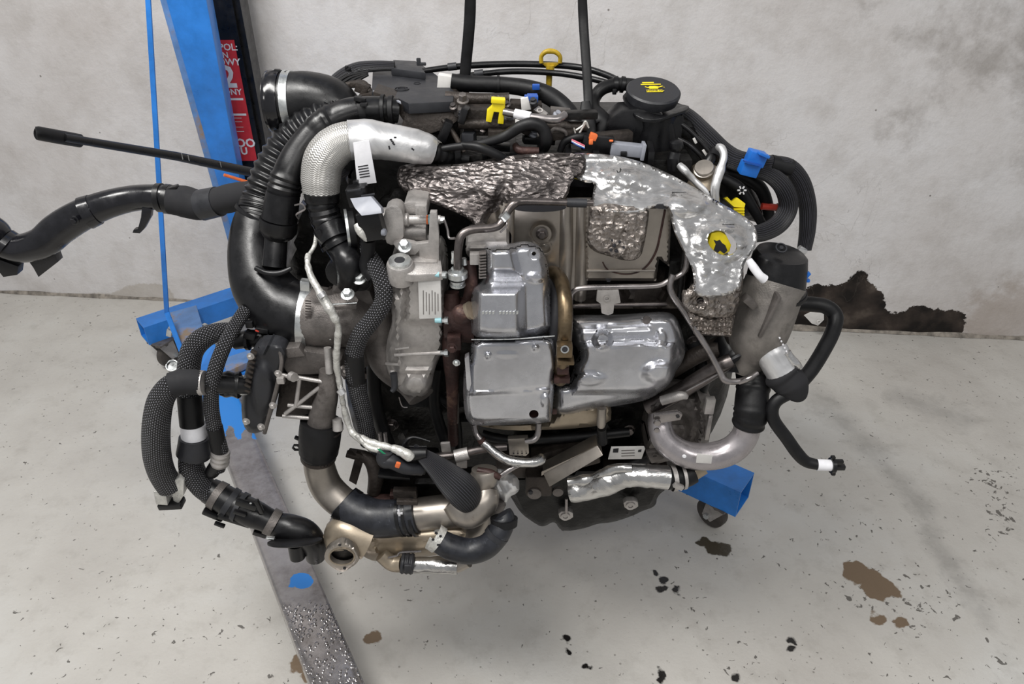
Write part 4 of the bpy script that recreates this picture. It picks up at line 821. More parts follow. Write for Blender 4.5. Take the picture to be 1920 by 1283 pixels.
# ---- small steel pipes
p1 = pt('oil_feed_pipe', 'darksteel', tube([(1112, 381, 1.01, 6), (1060, 380, 1.01, 6), (985, 378, 1.01, 7), (965, 382, 1.005, 8), (952, 396, 1.0, 8), (940, 418, .99, 8), (925, 427, .985, 8), (885, 431, .98, 8), (866, 441, .975, 8), (860, 460, .97, 8), (858, 500, .965, 8), (858, 525, .965, 8)], nseg=16), label='bent steel pipe over the turbocharger')
sb(p1, 'sleeve', 'satin', tube([(1063, 380, 1.009, 8.5), (1100, 381, 1.009, 8.5)], nseg=18)); sb(p1, 'band', 'zinc', tube([(942, 402, .992, 10), (950, 410, .992, 10)], nseg=18)); sb(p1, 'spring_clip', 'steel', tube([(948, 412, .99, 2), (950, 422, .985, 2), (938, 436, .985, 2)], nseg=8))
sb(p1, 'union', 'zinc', L(858, 512, .965, (0, 0, 1), [(-12, 14), (-8, 19), (2, 19), (4, 13), (10, 12)], 22), L(858, 530, .965, (0, 0, 1), [(-6, 15), (-3, 15), (-2, 12), (1, 12), (2, 14), (6, 14)], 22)); sb(p1, 'bolt', 'zinc', L(852, 478, .98, (0, 0, 1), [(-6, 6), (6, 6)], 6), L(852, 488, .975, (0, 0, 1), [(-6, 7), (2, 7)], 6), L(870, 490, .975, (0, 0, 1), [(-6, 7), (6, 5)], 8))
pt('sensor_pipe', 'steel', tube([(1070, 600, 1.0, 5), (1070, 560, 1.0, 5), (1076, 546, 1.0, 5), (1095, 540, 1.0, 5), (1160, 538, 1.0, 5), (1230, 536, 1.01, 5), (1255, 526, 1.015, 5), (1278, 514, 1.02, 5), (1286, 500, 1.02, 5), (1288, 470, 1.025, 5)], nseg=12), label='thin bright steel pipe below the flat plate')
pt('sensor_pipe', 'steel', tube([(1262, 515, 1.015, 6), (1256, 535, 1.01, 6), (1262, 555, 1.005, 6), (1283, 585, 1.0, 6), (1305, 620, .99, 6), (1330, 660, .98, 6), (1350, 698, .97, 6), (1358, 712, .965, 6.5), (1375, 716, .965, 6), (1400, 712, .97, 6), (1420, 700, .98, 5)], nseg=12), label='thin steel pipe crossing under the foil shield')
pt('pipe_bracket', 'cast', plate([(1120, 545), (1160, 544), (1164, 568), (1152, 571), (1150, 588), (1140, 592), (1128, 588), (1126, 570), (1118, 565)], .995, .006, 1.5), R(1138, 560, .994, (0, -1, 0), 6, 3.5, 1), label='small light bracket'); 
pt('lower_pipe', 'darksteel', tube([(1075, 575, 1.03, 4), (1100, 573, 1.03, 4), (1250, 570, 1.03, 4)], nseg=10))
# ---- turbine shields
ts = pt('turbine_shield', 'stamped', emboss([(908, 464), (925, 459), (958, 458), (970, 455), (985, 453), (1000, 456), (1016, 466), (1024, 485), (1029, 507), (1032, 540), (1035, 581), (1040, 632), (884, 640), (881, 600), (881, 560), (886, 541), (903, 530), (911, 512), (910, 490)], lambda u, v: .955 - 0.00012 * (v - 460), rim=20, rd=0.045, t=0.002, step=3, sm=2,
    bumps=[('p', [(898, 452), (968, 452), (985, 520), (985, 524), (898, 524)], 22, .024), ('p', [(880, 530), (988, 530), (990, 650), (878, 650)], 24, .036), ('c', 1001, 476, 13, 11, -.004, .4), ('c', 1005, 520, 22, 12, .006, .6), ('l', [(886, 636), (1040, 630)], 4, .004)], holes=[oval(1001, 476, 4, 4)]), label='pressed silver shield over the turbine')
sb(ts, 'stamped_text', 'zinc', text('HELL 12-R34', P(940, 587, .8805), (1, 0, 0), (0, -0.05, 1), .0085, 0.0)) if False else None
for i in range(11):
    if i not in (4,): sb(ts, 'stamp_mark', 'zinc', plate([(904 + i * 6.4, 585), (908 + i * 6.4, 584), (907.5 + i * 6.4, 589), (904 + i * 6.4, 590)], .9025, .003, 0))
sb(ts, 'heat_stain', 'orange', plate(oval(1005, 608, 5, 3, 30), .938, .0003, 0)) if False else None
tl = pt('turbine_shield', 'stamped', emboss([(883, 634), (960, 632), (1040, 627), (1045, 660), (1046, 692), (1040, 700), (1038, 745), (1034, 788), (1030, 793), (960, 797), (888, 799), (876, 790), (870, 770), (868, 720), (872, 680), (882, 672)], lambda u, v: .935 - 0.00008 * (v - 630), rim=15, rd=0.045, t=0.002, step=3, sm=1,
    bumps=[('c', 915, 667, 8, 8, .006, .7), ('c', 1004, 652, 8, 8, .006, .7), ('p', [(884, 632), (1042, 625), (1042, 728), (884, 742)], 6, .007), ('l', [(880, 738), (1036, 732)], 5, .004), ('c', 1024, 752, 14, 16, .005, .6), ('c', 950, 665, 24, 6, .0012, .5)], holes=[oval(1001, 777, 9, 8)]), label='lower box shaped silver turbine shield with two pressed dimples')
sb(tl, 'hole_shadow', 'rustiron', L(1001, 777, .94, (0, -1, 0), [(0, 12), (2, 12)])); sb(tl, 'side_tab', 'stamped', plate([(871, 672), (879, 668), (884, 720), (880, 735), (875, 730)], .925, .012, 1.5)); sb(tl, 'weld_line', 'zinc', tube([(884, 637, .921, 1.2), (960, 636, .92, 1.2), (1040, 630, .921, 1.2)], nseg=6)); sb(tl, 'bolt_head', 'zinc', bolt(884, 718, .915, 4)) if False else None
ac = pt('turbine_collar', 'cast', emboss([(874, 448), (890, 445), (940, 444), (958, 450), (962, 470), (905, 480), (896, 490), (876, 482), (872, 465)], 0.985, rim=8, rd=.03, t=.05, step=6, bumps=[('l', [(878, 466), (905, 466)], 5, .01)]), label='grey collar behind the turbine shield')
sb(ac, 'bellows_edge', 'cast_dark', *[box(905, 474 + k * 5.5, .955, 14, 3, 14, (0, -6, 0), .6) for k in range(9)]); sb(ac, 'pink_hose', 'rustiron', tube([(880, 490, .99, 12), (884, 530, .98, 12), (880, 560, .98, 12)])); sb(ac, 'side_box', 'cast', box(890, 484, .97, 18, 22, 16, (0, 0, 0), 2))
# V band
vb = pt('band_clamp_ring', 'gold', tube([(1036, 512, 1.04, 14), (1044, 516, 1.02, 14), (1053, 530, .985, 14), (1059, 560, .95, 14), (1060, 600, .93, 14), (1058, 640, .925, 14), (1054, 680, .935, 14), (1050, 712, .96, 14)], flat=1.0, nseg=20), label='brassy clamp ring beside the turbine shield')
sb(vb, 'inner_gap', 'ink', tube([(1032, 520, 1.04, 13), (1042, 560, .985, 13), (1042, 620, .955, 13), (1040, 690, .97, 13)]))
sb(vb, 'bolt_block', 'gold', box(1058, 655, .905, 30, 26, 22, (0, 0, 0), 3), box(1060, 675, .905, 32, 8, 26, (0, 0, 0), 2)); sb(vb, 'block_hole', 'ink', L(1059, 655, .893, (0, -1, .2), [(-2, 5.5), (1, 5.5)])); sb(vb, 'block_rim', 'zinc', R(1059, 655, .893, (0, -1, .2), 8, 5.5, 1.5))
sb(vb, 'lower_joint', 'rustiron', box(1055, 690, .935, 22, 16, 24), box(1053, 708, .94, 30, 12, 24))
# ---- large lower shield
ls = pt('manifold_shield', 'stamped', emboss([(1068, 597), (1080, 591), (1150, 592), (1215, 587), (1248, 585), (1266, 592), (1276, 612), (1283, 640), (1286, 660), (1278, 682), (1268, 694), (1262, 712), (1248, 728), (1226, 745), (1200, 754), (1150, 762), (1100, 772), (1040, 785), (1035, 740), (1040, 716), (1066, 716), (1074, 700), (1078, 680), (1086, 668), (1084, 655), (1074, 645), (1072, 620)], lambda u, v: 0.985 - 0.0001 * (v - 600), rim=24, rd=0.05, t=0.002, step=3, sm=2,
    bumps=[('p', [(1066, 640), (1200, 634), (1270, 640), (1270, 735), (1200, 742), (1070, 745)], 16, .018), ('c', 1130, 638, 21, 20, .016, .6), ('c', 1238, 700, 42, 26, .014, .6), ('c', 1240, 634, 14, 22, .008, .7), ('l', [(1085, 617), (1215, 613)], 10, -.005), ('c', 1105, 712, 36, 16, .008, .6), ('c', 1212, 600, 9, 5, -.005, .4)]), label='wide pressed silver shield over the exhaust manifold')
sb(ls, 'washer', 'darksteel', L(1212, 600, .975, (0, -1, .5), [(0, 8), (2, 8)]))
bx = pt('filter_canister_end', 'beige', emboss([(888, 795), (960, 800), (1030, 795), (1050, 770), (1140, 752), (1147, 765), (1145, 795), (1090, 803), (1040, 806), (960, 808), (910, 802)], 1.0, rim=8, rd=.03, t=.08, step=6, sm=1, bumps=[('l', [(1045, 778), (1140, 765)], 4, .004)]), label='beige steel canister under the turbine shields')
sb(bx, 'post', 'stain', tube([(1128, 765, .985, 9), (1127, 795, .98, 9), (1127, 800, .98, 7)], lin_=True)); sb(bx, 'black_boot', 'rubber', tube([(1128, 803, .985, 9), (1130, 830, .99, 9)])); sb(bx, 'bolt', 'zinc', bolt(1083, 776, .98, 5)) if False else None
sb(bx, 'slot', 'rustiron', box(1040, 772, .96, 9, 12, 4))
# ---- top: angular cover, rear hoses, fuel rail details
zt = P(760, 190, 1.16).z
dc = pt('angular_cover', 'satin', lidp([(697, 172), (699, 128), (733, 118), (792, 122), (818, 140), (851, 170), (850, 190), (766, 194), (742, 182)], zt, 0.016, 1.5), lidp([(733, 128), (737, 112), (780, 114), (798, 136)], zt + 0.012, 0.012, 2), label='matt dark grey angular plastic cover')
sb(dc, 'front_wall', 'iron', plate([(766, 193, 1.165), (850, 189, 1.17), (862, 205, 1.165), (860, 225, 1.16), (840, 240, 1.155), (775, 262, 1.15), (752, 240, 1.155)], 1.16, 0.1, 2), plate([(700, 172, 1.19), (766, 194, 1.165), (760, 232, 1.16), (742, 205, 1.165), (700, 195, 1.19)], 1.18, .05, 1))
sb(dc, 'lower_shell', 'core', plate([(755, 235), (850, 215), (862, 225), (862, 300), (800, 300), (765, 260)], 1.17, .1, 3)); sb(dc, 'hook_tab', 'satin', box(785, 116, 1.27, 8, 14, 6), box(792, 120, 1.27, 14, 6, 6))
e0 = PZ(753, 167, zt + .0005); sb(dc, 'embossed_oval', 'satin', ring(e0, (0, 0, 1), .012, .0105, .0012), ring(e0, (0, 0, 1), .0075, .0065, .0012), ring(PZ(782, 157, zt), (0, 0, 1), .006, .0052, .001))
sb(dc, 'edge_strip', 'lightgrey', slab([PZ(731, 178, zt + .001), PZ(751, 190, zt + .001), PZ(752, 193, zt + .001), PZ(729, 181, zt + .001)], (0, 0, -.002)), slab([PZ(700, 169, zt + .001), PZ(726, 182, zt + .001), PZ(726, 185, zt + .001), PZ(700, 172, zt + .001)], (0, 0, -.002)))
lm = pt('rear_loom', 'braidfine', tube([(610, 165, 1.3, 8), (640, 142, 1.32, 11), (670, 128, 1.33, 11), (705, 124, 1.33, 10), (740, 124, 1.33, 9)], nseg=16), label='corrugated wiring loom arching behind the cover')
sb(lm, 'clip', 'plastic', box(652, 131, 1.32, 14, 6, 10, (0, -30, 0)), box(650, 127, 1.32, 6, 8, 8), box(676, 142, 1.32, 12, 6, 8, (0, -40, 0)))
for k in range(4): sb(lm, 'wire', 'rubber', tube([(626 + k * 6, 160 + k * 3, 1.3, 3), (652 + k * 6, 142 + k * 3, 1.31, 3), (690, 134 + k * 2, 1.32, 3)], nseg=8))
pt('connector_cluster', 'iron', box(680, 165, 1.26, 26, 18, 20, (0, 20, 0)), box(690, 180, 1.24, 30, 14, 20, (0, -10, 0)), box(664, 158, 1.27, 14, 10, 14), box(683, 172, 1.24, 10, 26, 10, (0, 30, 0)), tube([(650, 160, 1.28, 6), (680, 158, 1.27, 8), (694, 176, 1.25, 7)]), label='dark connectors behind the hoses')
for nm, pts in (('a', [(793, 133, 1.34, 5), (830, 128, 1.35, 5.5), (880, 123, 1.36, 6), (960, 120, 1.37, 6), (1040, 122, 1.37, 6), (1095, 128, 1.36, 6), (1140, 142, 1.33, 6), (1172, 158, 1.3, 6)]), ('b', [(822, 148, 1.33, 4.5), (880, 141, 1.34, 5), (960, 134, 1.35, 5.5), (1040, 137, 1.35, 5.5), (1100, 146, 1.33, 5.5), (1150, 158, 1.3, 5.5), (1172, 163, 1.28, 5.5)])):
    o = pt('rear_pipe', 'plastic', tube(pts, nseg=14), label='upper of the two thin arched black rear pipes' if nm == 'a' else 'lower of the two thin arched black rear pipes')
    sb(o, 'joint', 'satin', tube([(pts[1][0] + 10, pts[1][1] - 2, pts[1][2] - .002, 7), (pts[1][0] + 26, pts[1][1] - 4, pts[1][2] - .002, 7)], nseg=14))
th = pt('vent_hose', 'rubber', tube([(846, 152, 1.25, 14), (880, 157, 1.25, 15), (935, 159, 1.25, 15), (990, 166, 1.245, 16), (1030, 180, 1.235, 17), (1060, 204, 1.22, 17), (1078, 232, 1.2, 17), (1088, 258, 1.18, 15)], nseg=22), label='thick grey black hose crossing the engine top')
sb(th, 'tape_tag', 'paper', box(834, 153, 1.25, 26, 26, 20, (0, 8, 0), 2), label='white paper tag'); sb(th, 'ridge', 'rubber', tube([(932, 159, 1.25, 17), (937, 159, 1.25, 17)]))
oh = pt('bulged_hose', 'rubber', tube([(1196, 160, 1.26, 11), (1160, 158, 1.26, 12), (1130, 166, 1.25, 12), (1114, 185, 1.24, 12), (1112, 205, 1.22, 15), (1122, 225, 1.2, 21), (1130, 238, 1.19, 18), (1122, 256, 1.18, 9)], nseg=22), label='curled black hose with a bulge')
sb(oh, 'clamp', 'plastic', tube([(1150, 158, 1.26, 15), (1158, 158, 1.26, 15)]), tube([(1164, 158, 1.26, 15), (1170, 159, 1.26, 15)]), box(1152, 172, 1.24, 8, 10, 8))
ds = pt('dipstick', 'dullyellow', tube([(1015, 118, 1.36, 4), (1015, 106, 1.36, 4), (1022, 98, 1.36, 4.5), (1031, 96, 1.36, 5), (1042, 98, 1.36, 4.5), (1050, 106, 1.36, 4), (1050, 118, 1.36, 4)], nseg=12), tube([(1032, 122, 1.36, 8), (1031, 134, 1.36, 8), (1030, 136, 1.36, 6), (1029, 165, 1.36, 5.5)], lin_=True), slab([P(1014, 118, 1.36), P(1051, 118, 1.36), P(1040, 126, 1.36), P(1024, 126, 1.36)], (0, .006, 0), .001), label='worn yellow dipstick loop')
# rail, clips, small parts in the top valley
vy = pt('injector_rail', 'iron', tube([(860, 232, 1.15, 10), (1100, 238, 1.15, 10)]), box(905, 225, 1.17, 70, 50, 40, (0, 0, 0), 4), box(900, 206, 1.19, 60, 16, 30, (0, 0, 0), 3), tube([(835, 182, 1.2, 11), (900, 186, 1.2, 11), (955, 184, 1.2, 10)]), box(985, 205, 1.2, 60, 30, 30, (0, 4, 0), 3), label='dark injector rail and fittings')
for (u, v, w_, h_, r) in ((812, 262, 30, 16, 20), (880, 262, 24, 30, 0), (935, 250, 40, 18, 0), (1010, 262, 60, 14, 5), (1060, 250, 50, 16, -8), (870, 215, 14, 30, 20), (1150, 260, 70, 26, 0), (985, 240, 20, 20, 30), (930, 275, 60, 12, 0), (1090, 215, 60, 14, 0), (835, 245, 16, 40, 25)): sb(vy, 'fitting', random.choice(['iron', 'core', 'plastic', 'satin']), box(u, v, 1.14 + random.random() * .02, w_, h_, 24, (0, r, random.randint(-15, 15)), 3))
for k, (u, v) in enumerate(((850, 200), (866, 214), (955, 216), (950, 196), (1000, 190), (1045, 214), (905, 242), (1075, 260), (1000, 252), (892, 236))): sb(vy, 'fitting', ['darksteel', 'satin', 'lightgrey'][k % 3], L(u, v, 1.15, (random.uniform(-.5, .5), -.5, 1), [(-8, 7), (0, 8), (2, 5), (6, 5)], 12))
sb(vy, 'rail_tube', 'steel', tube([(944, 210, 1.13, 7), (1000, 220, 1.12, 7.5), (1042, 224, 1.12, 8), (1060, 214, 1.13, 7)], nseg=14), label='bright tube with white tape'); sb(vy, 'tape_band', 'white', tube([(965, 213, 1.127, 9), (995, 219, 1.12, 9)], nseg=14)); sb(vy, 'tape_tag', 'paper', plate([(966, 224), (988, 230), (980, 244), (966, 240)], 1.118, .003), plate([(976, 186), (990, 182), (996, 206), (978, 208)], 1.16, .01)); 
sb(vy, 'bolt', 'cast_dark', bolt(868, 190, 1.17, 8, (0, -.3, 1), 12), L(868, 204, 1.165, (0, -.2, 1), [(-10, 17), (0, 17), (2, 12)]), label='bolt on a round pad'); sb(vy, 'square_nut', 'cast', slab([P(1000, 205, 1.15), P(1010, 198, 1.16), P(1028, 212, 1.15), P(1020, 220, 1.14)], (0, .01, -.006), .001), R(1012, 208, 1.14, (0, -.6, 1), 6, 3.5, 2)); sb(vy, 'cast_block', 'cast_dark', box(1050, 212, 1.16, 38, 18, 20, (0, 6, 0)), box(1030, 240, 1.15, 40, 24, 14), tube([(1030, 252, 1.13, 3), (1040, 242, 1.13, 4), (1058, 246, 1.13, 4), (1062, 254, 1.13, 3)]))
yc = pt('yellow_transport_clip', 'yellow', plate([(922, 186), (948, 189), (946, 206), (944, 233), (933, 232), (936, 211), (926, 210), (921, 230), (911, 228), (913, 208), (922, 200)], 1.13, .012, 1.2), box(934, 188, 1.135, 26, 8, 20, (0, 4, 0), 1.5), label='bright yellow fork shaped clip')
pt('blue_clip', 'darkblue', box(996, 185, 1.17, 26, 12, 16, (0, 2, 0), 2), box(998, 179, 1.18, 20, 5, 14), box(1005, 163, 1.22, 14, 10, 10), label='small dark blue clip')
for pts, m_ in (([(812, 282, 1.1, 5), (850, 276, 1.1, 7), (900, 270, 1.1, 8), (945, 256, 1.11, 10), (975, 238, 1.11, 11), (1000, 232, 1.11, 12), (1018, 242, 1.11, 12), (1024, 262, 1.11, 12), (1020, 278, 1.12, 10)], 'rubber'), ([(866, 272, 1.1, 6), (900, 277, 1.09, 9), (930, 290, 1.09, 9), (945, 297, 1.095, 8)], 'rubber'), ([(966, 272, 1.12, 6), (975, 282, 1.11, 8), (1010, 284, 1.11, 8)], 'rustiron'), ([(1050, 285, 1.13, 6), (1060, 265, 1.13, 7), (1090, 256, 1.13, 8), (1110, 262, 1.14, 6)], 'rubber'), ([(1075, 215, 1.2, 5), (1110, 224, 1.2, 6), (1160, 228, 1.2, 6)], 'satin'), ([(830, 225, 1.15, 4), (850, 250, 1.14, 5), (870, 285, 1.13, 5)], 'iron')): pt('top_hose', m_, tube(pts, nseg=16))
pg = pt('loom_connector', 'plastic', box(1120, 268, 1.13, 58, 30, 24, (0, 7, 0), 3), box(1118, 254, 1.14, 44, 6, 20, (0, 7, 0)), label='black loom connector with grey plug')
sb(pg, 'grey_plug', 'lightgrey', box(1176, 280, 1.125, 64, 22, 24, (0, 6, 0), 3), box(1205, 283, 1.12, 6, 30, 26, (0, 6, 0), 1), label='light grey plug'); sb(pg, 'orange_lock', 'orange', box(1112, 256, 1.12, 14, 12, 14, (0, 20, 0)), box(1108, 266, 1.115, 8, 10, 6)); sb(pg, 'orange_dot', 'orange', box(1146, 264, 1.115, 8, 4, 5))
for k, m_ in enumerate(('pink', 'white', 'darkblue')): sb(pg, 'wire', m_, tube([(1072, 262 + k * 2, 1.12, 1.6), (1084, 268 + k * 2.5, 1.115, 1.8), (1096, 274 + k * 2, 1.115, 1.8)], nseg=6))
pt('tie_ends', 'fibre', tube([(1080, 244, 1.13, 2), (1092, 236, 1.13, 2), (1098, 228, 1.13, 2.5), (1104, 240, 1.13, 1.6)], nseg=6), tube([(1098, 230, 1.13, 2), (1086, 250, 1.13, 2)], nseg=6), tube([(1076, 240, 1.13, 1.6), (1080, 254, 1.13, 1.6)], nseg=6), label='frayed pale ties')
# filler neck and cap
zf = P(1222, 180, 1.2).z
nk = pt('oil_filler', 'plastic', lathe(Vector((P(1226, 190, 1.21).x, 1.21, zf - .09)), (0, 0, 1), [(0, .05), (.05, .045), (.065, .047)], 30), box(1210, 250, 1.2, 130, 90, 60, (0, 0, 0), 14), plate([(1140, 225), (1175, 200), (1260, 215), (1275, 290), (1160, 285), (1135, 250)], 1.17, .05, 6, 1), label='black filler housing with a large cap')
sb(nk, 'tray', 'plastic', slab(chaikin([P(1165, 172, 1.22), P(1176, 200, 1.18), P(1198, 222, 1.16), P(1230, 226, 1.155), P(1262, 214, 1.16), P(1294, 204, 1.18), P(1290, 196, 1.2), P(1262, 196, 1.23), P(1200, 172, 1.27)], 1), (0, 0, -.005), .001))
cpc = Vector((P(1222, 178, 1.215).x, 1.205, zf + .003)); k_ = px(cpc); capax = (0.05, -.25, 1)
cap = sb(nk, 'filler_cap', 'satin', lathe(cpc, capax, [(-12 * k_, 48 * k_), (0, 51 * k_), (5 * k_, 51 * k_), (8 * k_, 48 * k_), (8.3 * k_, 0)], 40), label='round cap with yellow oil can symbol')
ca, cx_, cy_ = frame(capax); cxd = Vector((1, 0.06, 0)).normalized(); cyd = ca.cross(cxd).normalized(); cc_ = cpc + ca.normalized() * (8.8 * k_)
def onc(pts, mat='yellow'): sb(cap, 'printed_mark', mat, slab([cc_ + cxd * (x * k_) + cyd * (y * k_) for x, y in pts], ca.normalized() * .0004))
onc([(-18, 21), (4, 21), (4, 25), (-18, 25)]); onc([(-22, 15), (16, 15), (16, 18), (-22, 18)])
onc([(-8, 0), (8, 0), (10, 8), (4, 10), (-6, 10), (-10, 6)]); onc([(8, 3), (19, 9), (17, 10.5), (8, 6)]); onc([(-16, 7), (-10, 3), (-9, 5), (-15, 9)]); onc([(19, 4), (21, 4), (20, 7)])
onc([(-16, -12), (14, -12), (18, -8), (14, -4), (-16, -4)]); sb(cap, 'lettering', 'satin', text('ENGINE OIL', cc_ + cyd * (-8 * k_) + ca.normalized() * .0008, cxd, cyd, 6.5 * k_, 0, .02))
for (u, v) in ((1178, 166), (1200, 207), (1266, 166)): sb(cap, 'grip_lug', 'plastic', box(u, v, 1.2, 18, 10, 18, (0, 0, 0), 3)) if u == 1200 else None
# right rear hoses
rh = pt('heater_hose', 'braidfine', tube([(1262, 205, 1.24, 14), (1290, 222, 1.23, 17), (1325, 255, 1.21, 18), (1358, 286, 1.2, 18), (1390, 300, 1.19, 16), (1440, 306, 1.18, 15), (1478, 312, 1.18, 15), (1502, 340, 1.18, 16), (1514, 385, 1.18, 16), (1514, 430, 1.17, 15), (1508, 468, 1.16, 13)], nseg=22), label='long black hose sweeping round the right rear corner')
sb(rh, 'tape_end', 'rubber', tube([(1444, 306, 1.178, 16), (1482, 315, 1.18, 16.5)], nseg=20), box(1484, 308, 1.18, 6, 16, 16, (0, 30, 0))); sb(rh, 'foil_tie', 'foilsoft', tube([(1498, 466, 1.15, 6), (1510, 472, 1.15, 5)], wob=.5), box(1504, 470, 1.145, 18, 8, 8, (0, 20, 0)))
r2 = pt('coolant_hose', 'braidfine', tube([(1366, 302, 1.19, 14), (1400, 314, 1.18, 14), (1440, 326, 1.17, 15), (1468, 350, 1.16, 17), (1478, 385, 1.16, 18), (1462, 418, 1.15, 18), (1430, 436, 1.14, 17), (1395, 440, 1.14, 15)], nseg=22), label='ribbed black hose looping behind the foil shield')
pt('coolant_hose', 'rubber', tube([(1350, 322, 1.2, 11), (1390, 330, 1.2, 12), (1425, 352, 1.2, 12), (1440, 390, 1.2, 11), (1442, 420, 1.2, 10)], nseg=18), label='inner black hose passing by the red cap'); pt('coolant_hose', 'rubber', tube([(1355, 335, 1.18, 10), (1385, 352, 1.17, 11), (1408, 385, 1.17, 10), (1432, 425, 1.17, 8)], nseg=18), label='innermost slim black hose with a white mark')
bc = pt('blue_hose_clip', 'blueclip', box(1417, 296, 1.165, 34, 26, 26, (0, 14, 0), 3), box(1404, 316, 1.16, 34, 24, 26, (0, 14, 0), 3), box(1432, 290, 1.15, 22, 5, 14, (0, 22, 0), 1), box(1412, 284, 1.17, 12, 6, 16), label='bright blue double hose clip')
sb(bc, 'seam', 'darkblue', box(1411, 306, 1.145, 36, 2.5, 8, (0, 14, 0), 0))
pt('red_cap', 'red', tube([(1428, 387, 1.19, 6.5), (1456, 389, 1.19, 6.5)]), label='small red plastic sleeve'); pt('hose_joint', 'beige', tube([(1456, 389, 1.19, 8), (1464, 390, 1.19, 8)]))
y2 = pt('yellow_transport_clip', 'yellow', slab([P(1358, 372, 1.13), P(1364, 369, 1.135), P(1372, 378, 1.13), P(1382, 370, 1.135), P(1398, 382, 1.13), P(1396, 390, 1.125), P(1376, 388, 1.12)], (0, .01, -.004), .001), *[box(1385, 392 + k * 5, 1.125, 20, 3.4, 10, (0, 2, 0), 1) for k in range(5)], box(1385, 402, 1.13, 16, 26, 8, (0, 2, 0), 1), label='ribbed yellow clip beside the foil shield')
pt('white_mark', 'white', *[box(1391 + 6 * math.cos(a), 357 + 6 * math.sin(a), 1.15, 5, 2.5, 2, (0, math.degrees(a), 0), 0) for a in [x * math.pi / 3 for x in range(6)]], label='small white symbol')
sv = pt('foil_sleeved_tube', 'foilsoft', tube([(1346, 275, 1.13, 6), (1354, 280, 1.12, 7), (1357, 295, 1.11, 7), (1350, 320, 1.1, 8), (1341, 350, 1.09, 9), (1341, 378, 1.09, 8), (1345, 395, 1.09, 7)], nseg=14, wob=.25), label='silver sleeved tube by the round metal valve')
vm = pt('vacuum_valve', 'beige', L(1318, 332, 1.13, (-.25, -.6, 1), [(-14, 26), (-4, 32), (0, 34), (3, 30), (8, 24), (10, 16), (18, 15), (20, 10)], 30), label='round greenish metal vacuum valve')
sb(vm, 'port', 'plastic', tube([(1322, 316, 1.13, 9), (1333, 296, 1.14, 10), (1340, 284, 1.15, 9)]), tube([(1338, 296, 1.14, 13), (1344, 283, 1.15, 13)])); sb(vm, 'ring', 'stain', L(1320, 322, 1.12, (-.25, -.6, 1), [(4, 19), (7, 19), (8, 16), (12, 18), (14, 17)])); sb(vm, 'foil_scrap', 'foilsoft', tube([(1274, 310, 1.11, 6), (1284, 320, 1.1, 7), (1298, 335, 1.1, 6), (1325, 362, 1.09, 6), (1322, 370, 1.09, 4)], wob=.5))
ss = pt('ball_sensor', 'plastic', tube([(1268, 262, 1.13, 6), (1268, 266, 1.13, 12), (1268, 274, 1.13, 14), (1267, 282, 1.13, 11), (1266, 287, 1.13, 8), (1265, 290, 1.13, 12), (1263, 300, 1.12, 12), (1262, 318, 1.12, 11)], nseg=20, lin_=True), label='black ball topped sensor')
rc = pt('right_end_cover', 'core', emboss([(1230, 215), (1290, 212), (1330, 262), (1365, 300), (1420, 345), (1438, 392), (1430, 420), (1392, 410), (1340, 372), (1290, 342), (1250, 322), (1225, 300)], 1.2, rim=14, rd=.03, t=.06, step=10, crinkle=.006), label='black ribbed belt cover at the right end')
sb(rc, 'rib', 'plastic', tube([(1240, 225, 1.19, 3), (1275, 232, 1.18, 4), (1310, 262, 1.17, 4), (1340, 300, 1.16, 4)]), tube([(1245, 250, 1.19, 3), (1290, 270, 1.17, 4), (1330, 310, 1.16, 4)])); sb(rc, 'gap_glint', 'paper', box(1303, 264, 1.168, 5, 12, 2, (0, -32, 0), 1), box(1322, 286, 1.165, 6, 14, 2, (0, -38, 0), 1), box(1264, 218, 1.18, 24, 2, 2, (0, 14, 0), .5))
# ---- filter housing at the right
fh = pt('oil_filter_housing', 'cast_mid', tube([(1454, 530, 1.04, 56), (1443, 562, 1.03, 56), (1428, 610, 1.02, 54), (1415, 640, 1.02, 50), (1405, 665, 1.02, 38), (1398, 690, 1.02, 30)], nseg=40), label='dull aluminium oil filter housing with black cap')
sb(fh, 'filter_cap', 'plastic', tube([(1450, 546, 1.04, 59), (1452, 540, 1.04, 59), (1453, 536, 1.04, 55), (1459, 500, 1.047, 53), (1463, 480, 1.05, 50), (1465, 474, 1.05, 45), (1466, 471, 1.05, 25)], nseg=44, lin_=True), label='domed black cap with a round boss'); sb(fh, 'cap_rim', 'rubber', tube([(1449, 552, 1.04, 58), (1450, 547, 1.04, 61), (1451, 542, 1.04, 60)], nseg=44, lin_=True)); 
sb(fh, 'cap_emblem', 'satin', R(1464, 466, 1.033, (0.05, -.5, .86), 11, 8.5, 3), L(1464, 466, 1.033, (0.05, -.5, .86), [(0, 5), (4, 4)], 6))
sb(fh, 'bleed_tube', 'white', tube([(1404, 487, .99, 6), (1412, 500, .985, 8), (1424, 516, .98, 8), (1433, 524, .98, 9)], nseg=14), label='white capped short tube'); sb(fh, 'blue_tie', 'blueclip', box(1512, 514, 1.03, 10, 12, 12, (0, 30, 0)), box(1512, 526, 1.03, 12, 6, 8)); sb(fh, 'web', 'cast_dark', box(1440, 590, .985, 8, 90, 26, (0, 14, 0), 3), box(1405, 565, .99, 30, 14, 20, (0, 40, 0), 3)); sb(fh, 'base_neck', 'iron', tube([(1400, 640, 1.04, 50), (1370, 660, 1.05, 40), (1330, 670, 1.06, 30)]))
gp = pt('foil_canister', 'foilsoft', tube([(1438, 644, 1.0, 27), (1446, 660, .995, 31), (1460, 685, .985, 31), (1476, 712, .975, 28)], nseg=32, wob=.06), label='bright foil wrapped canister')
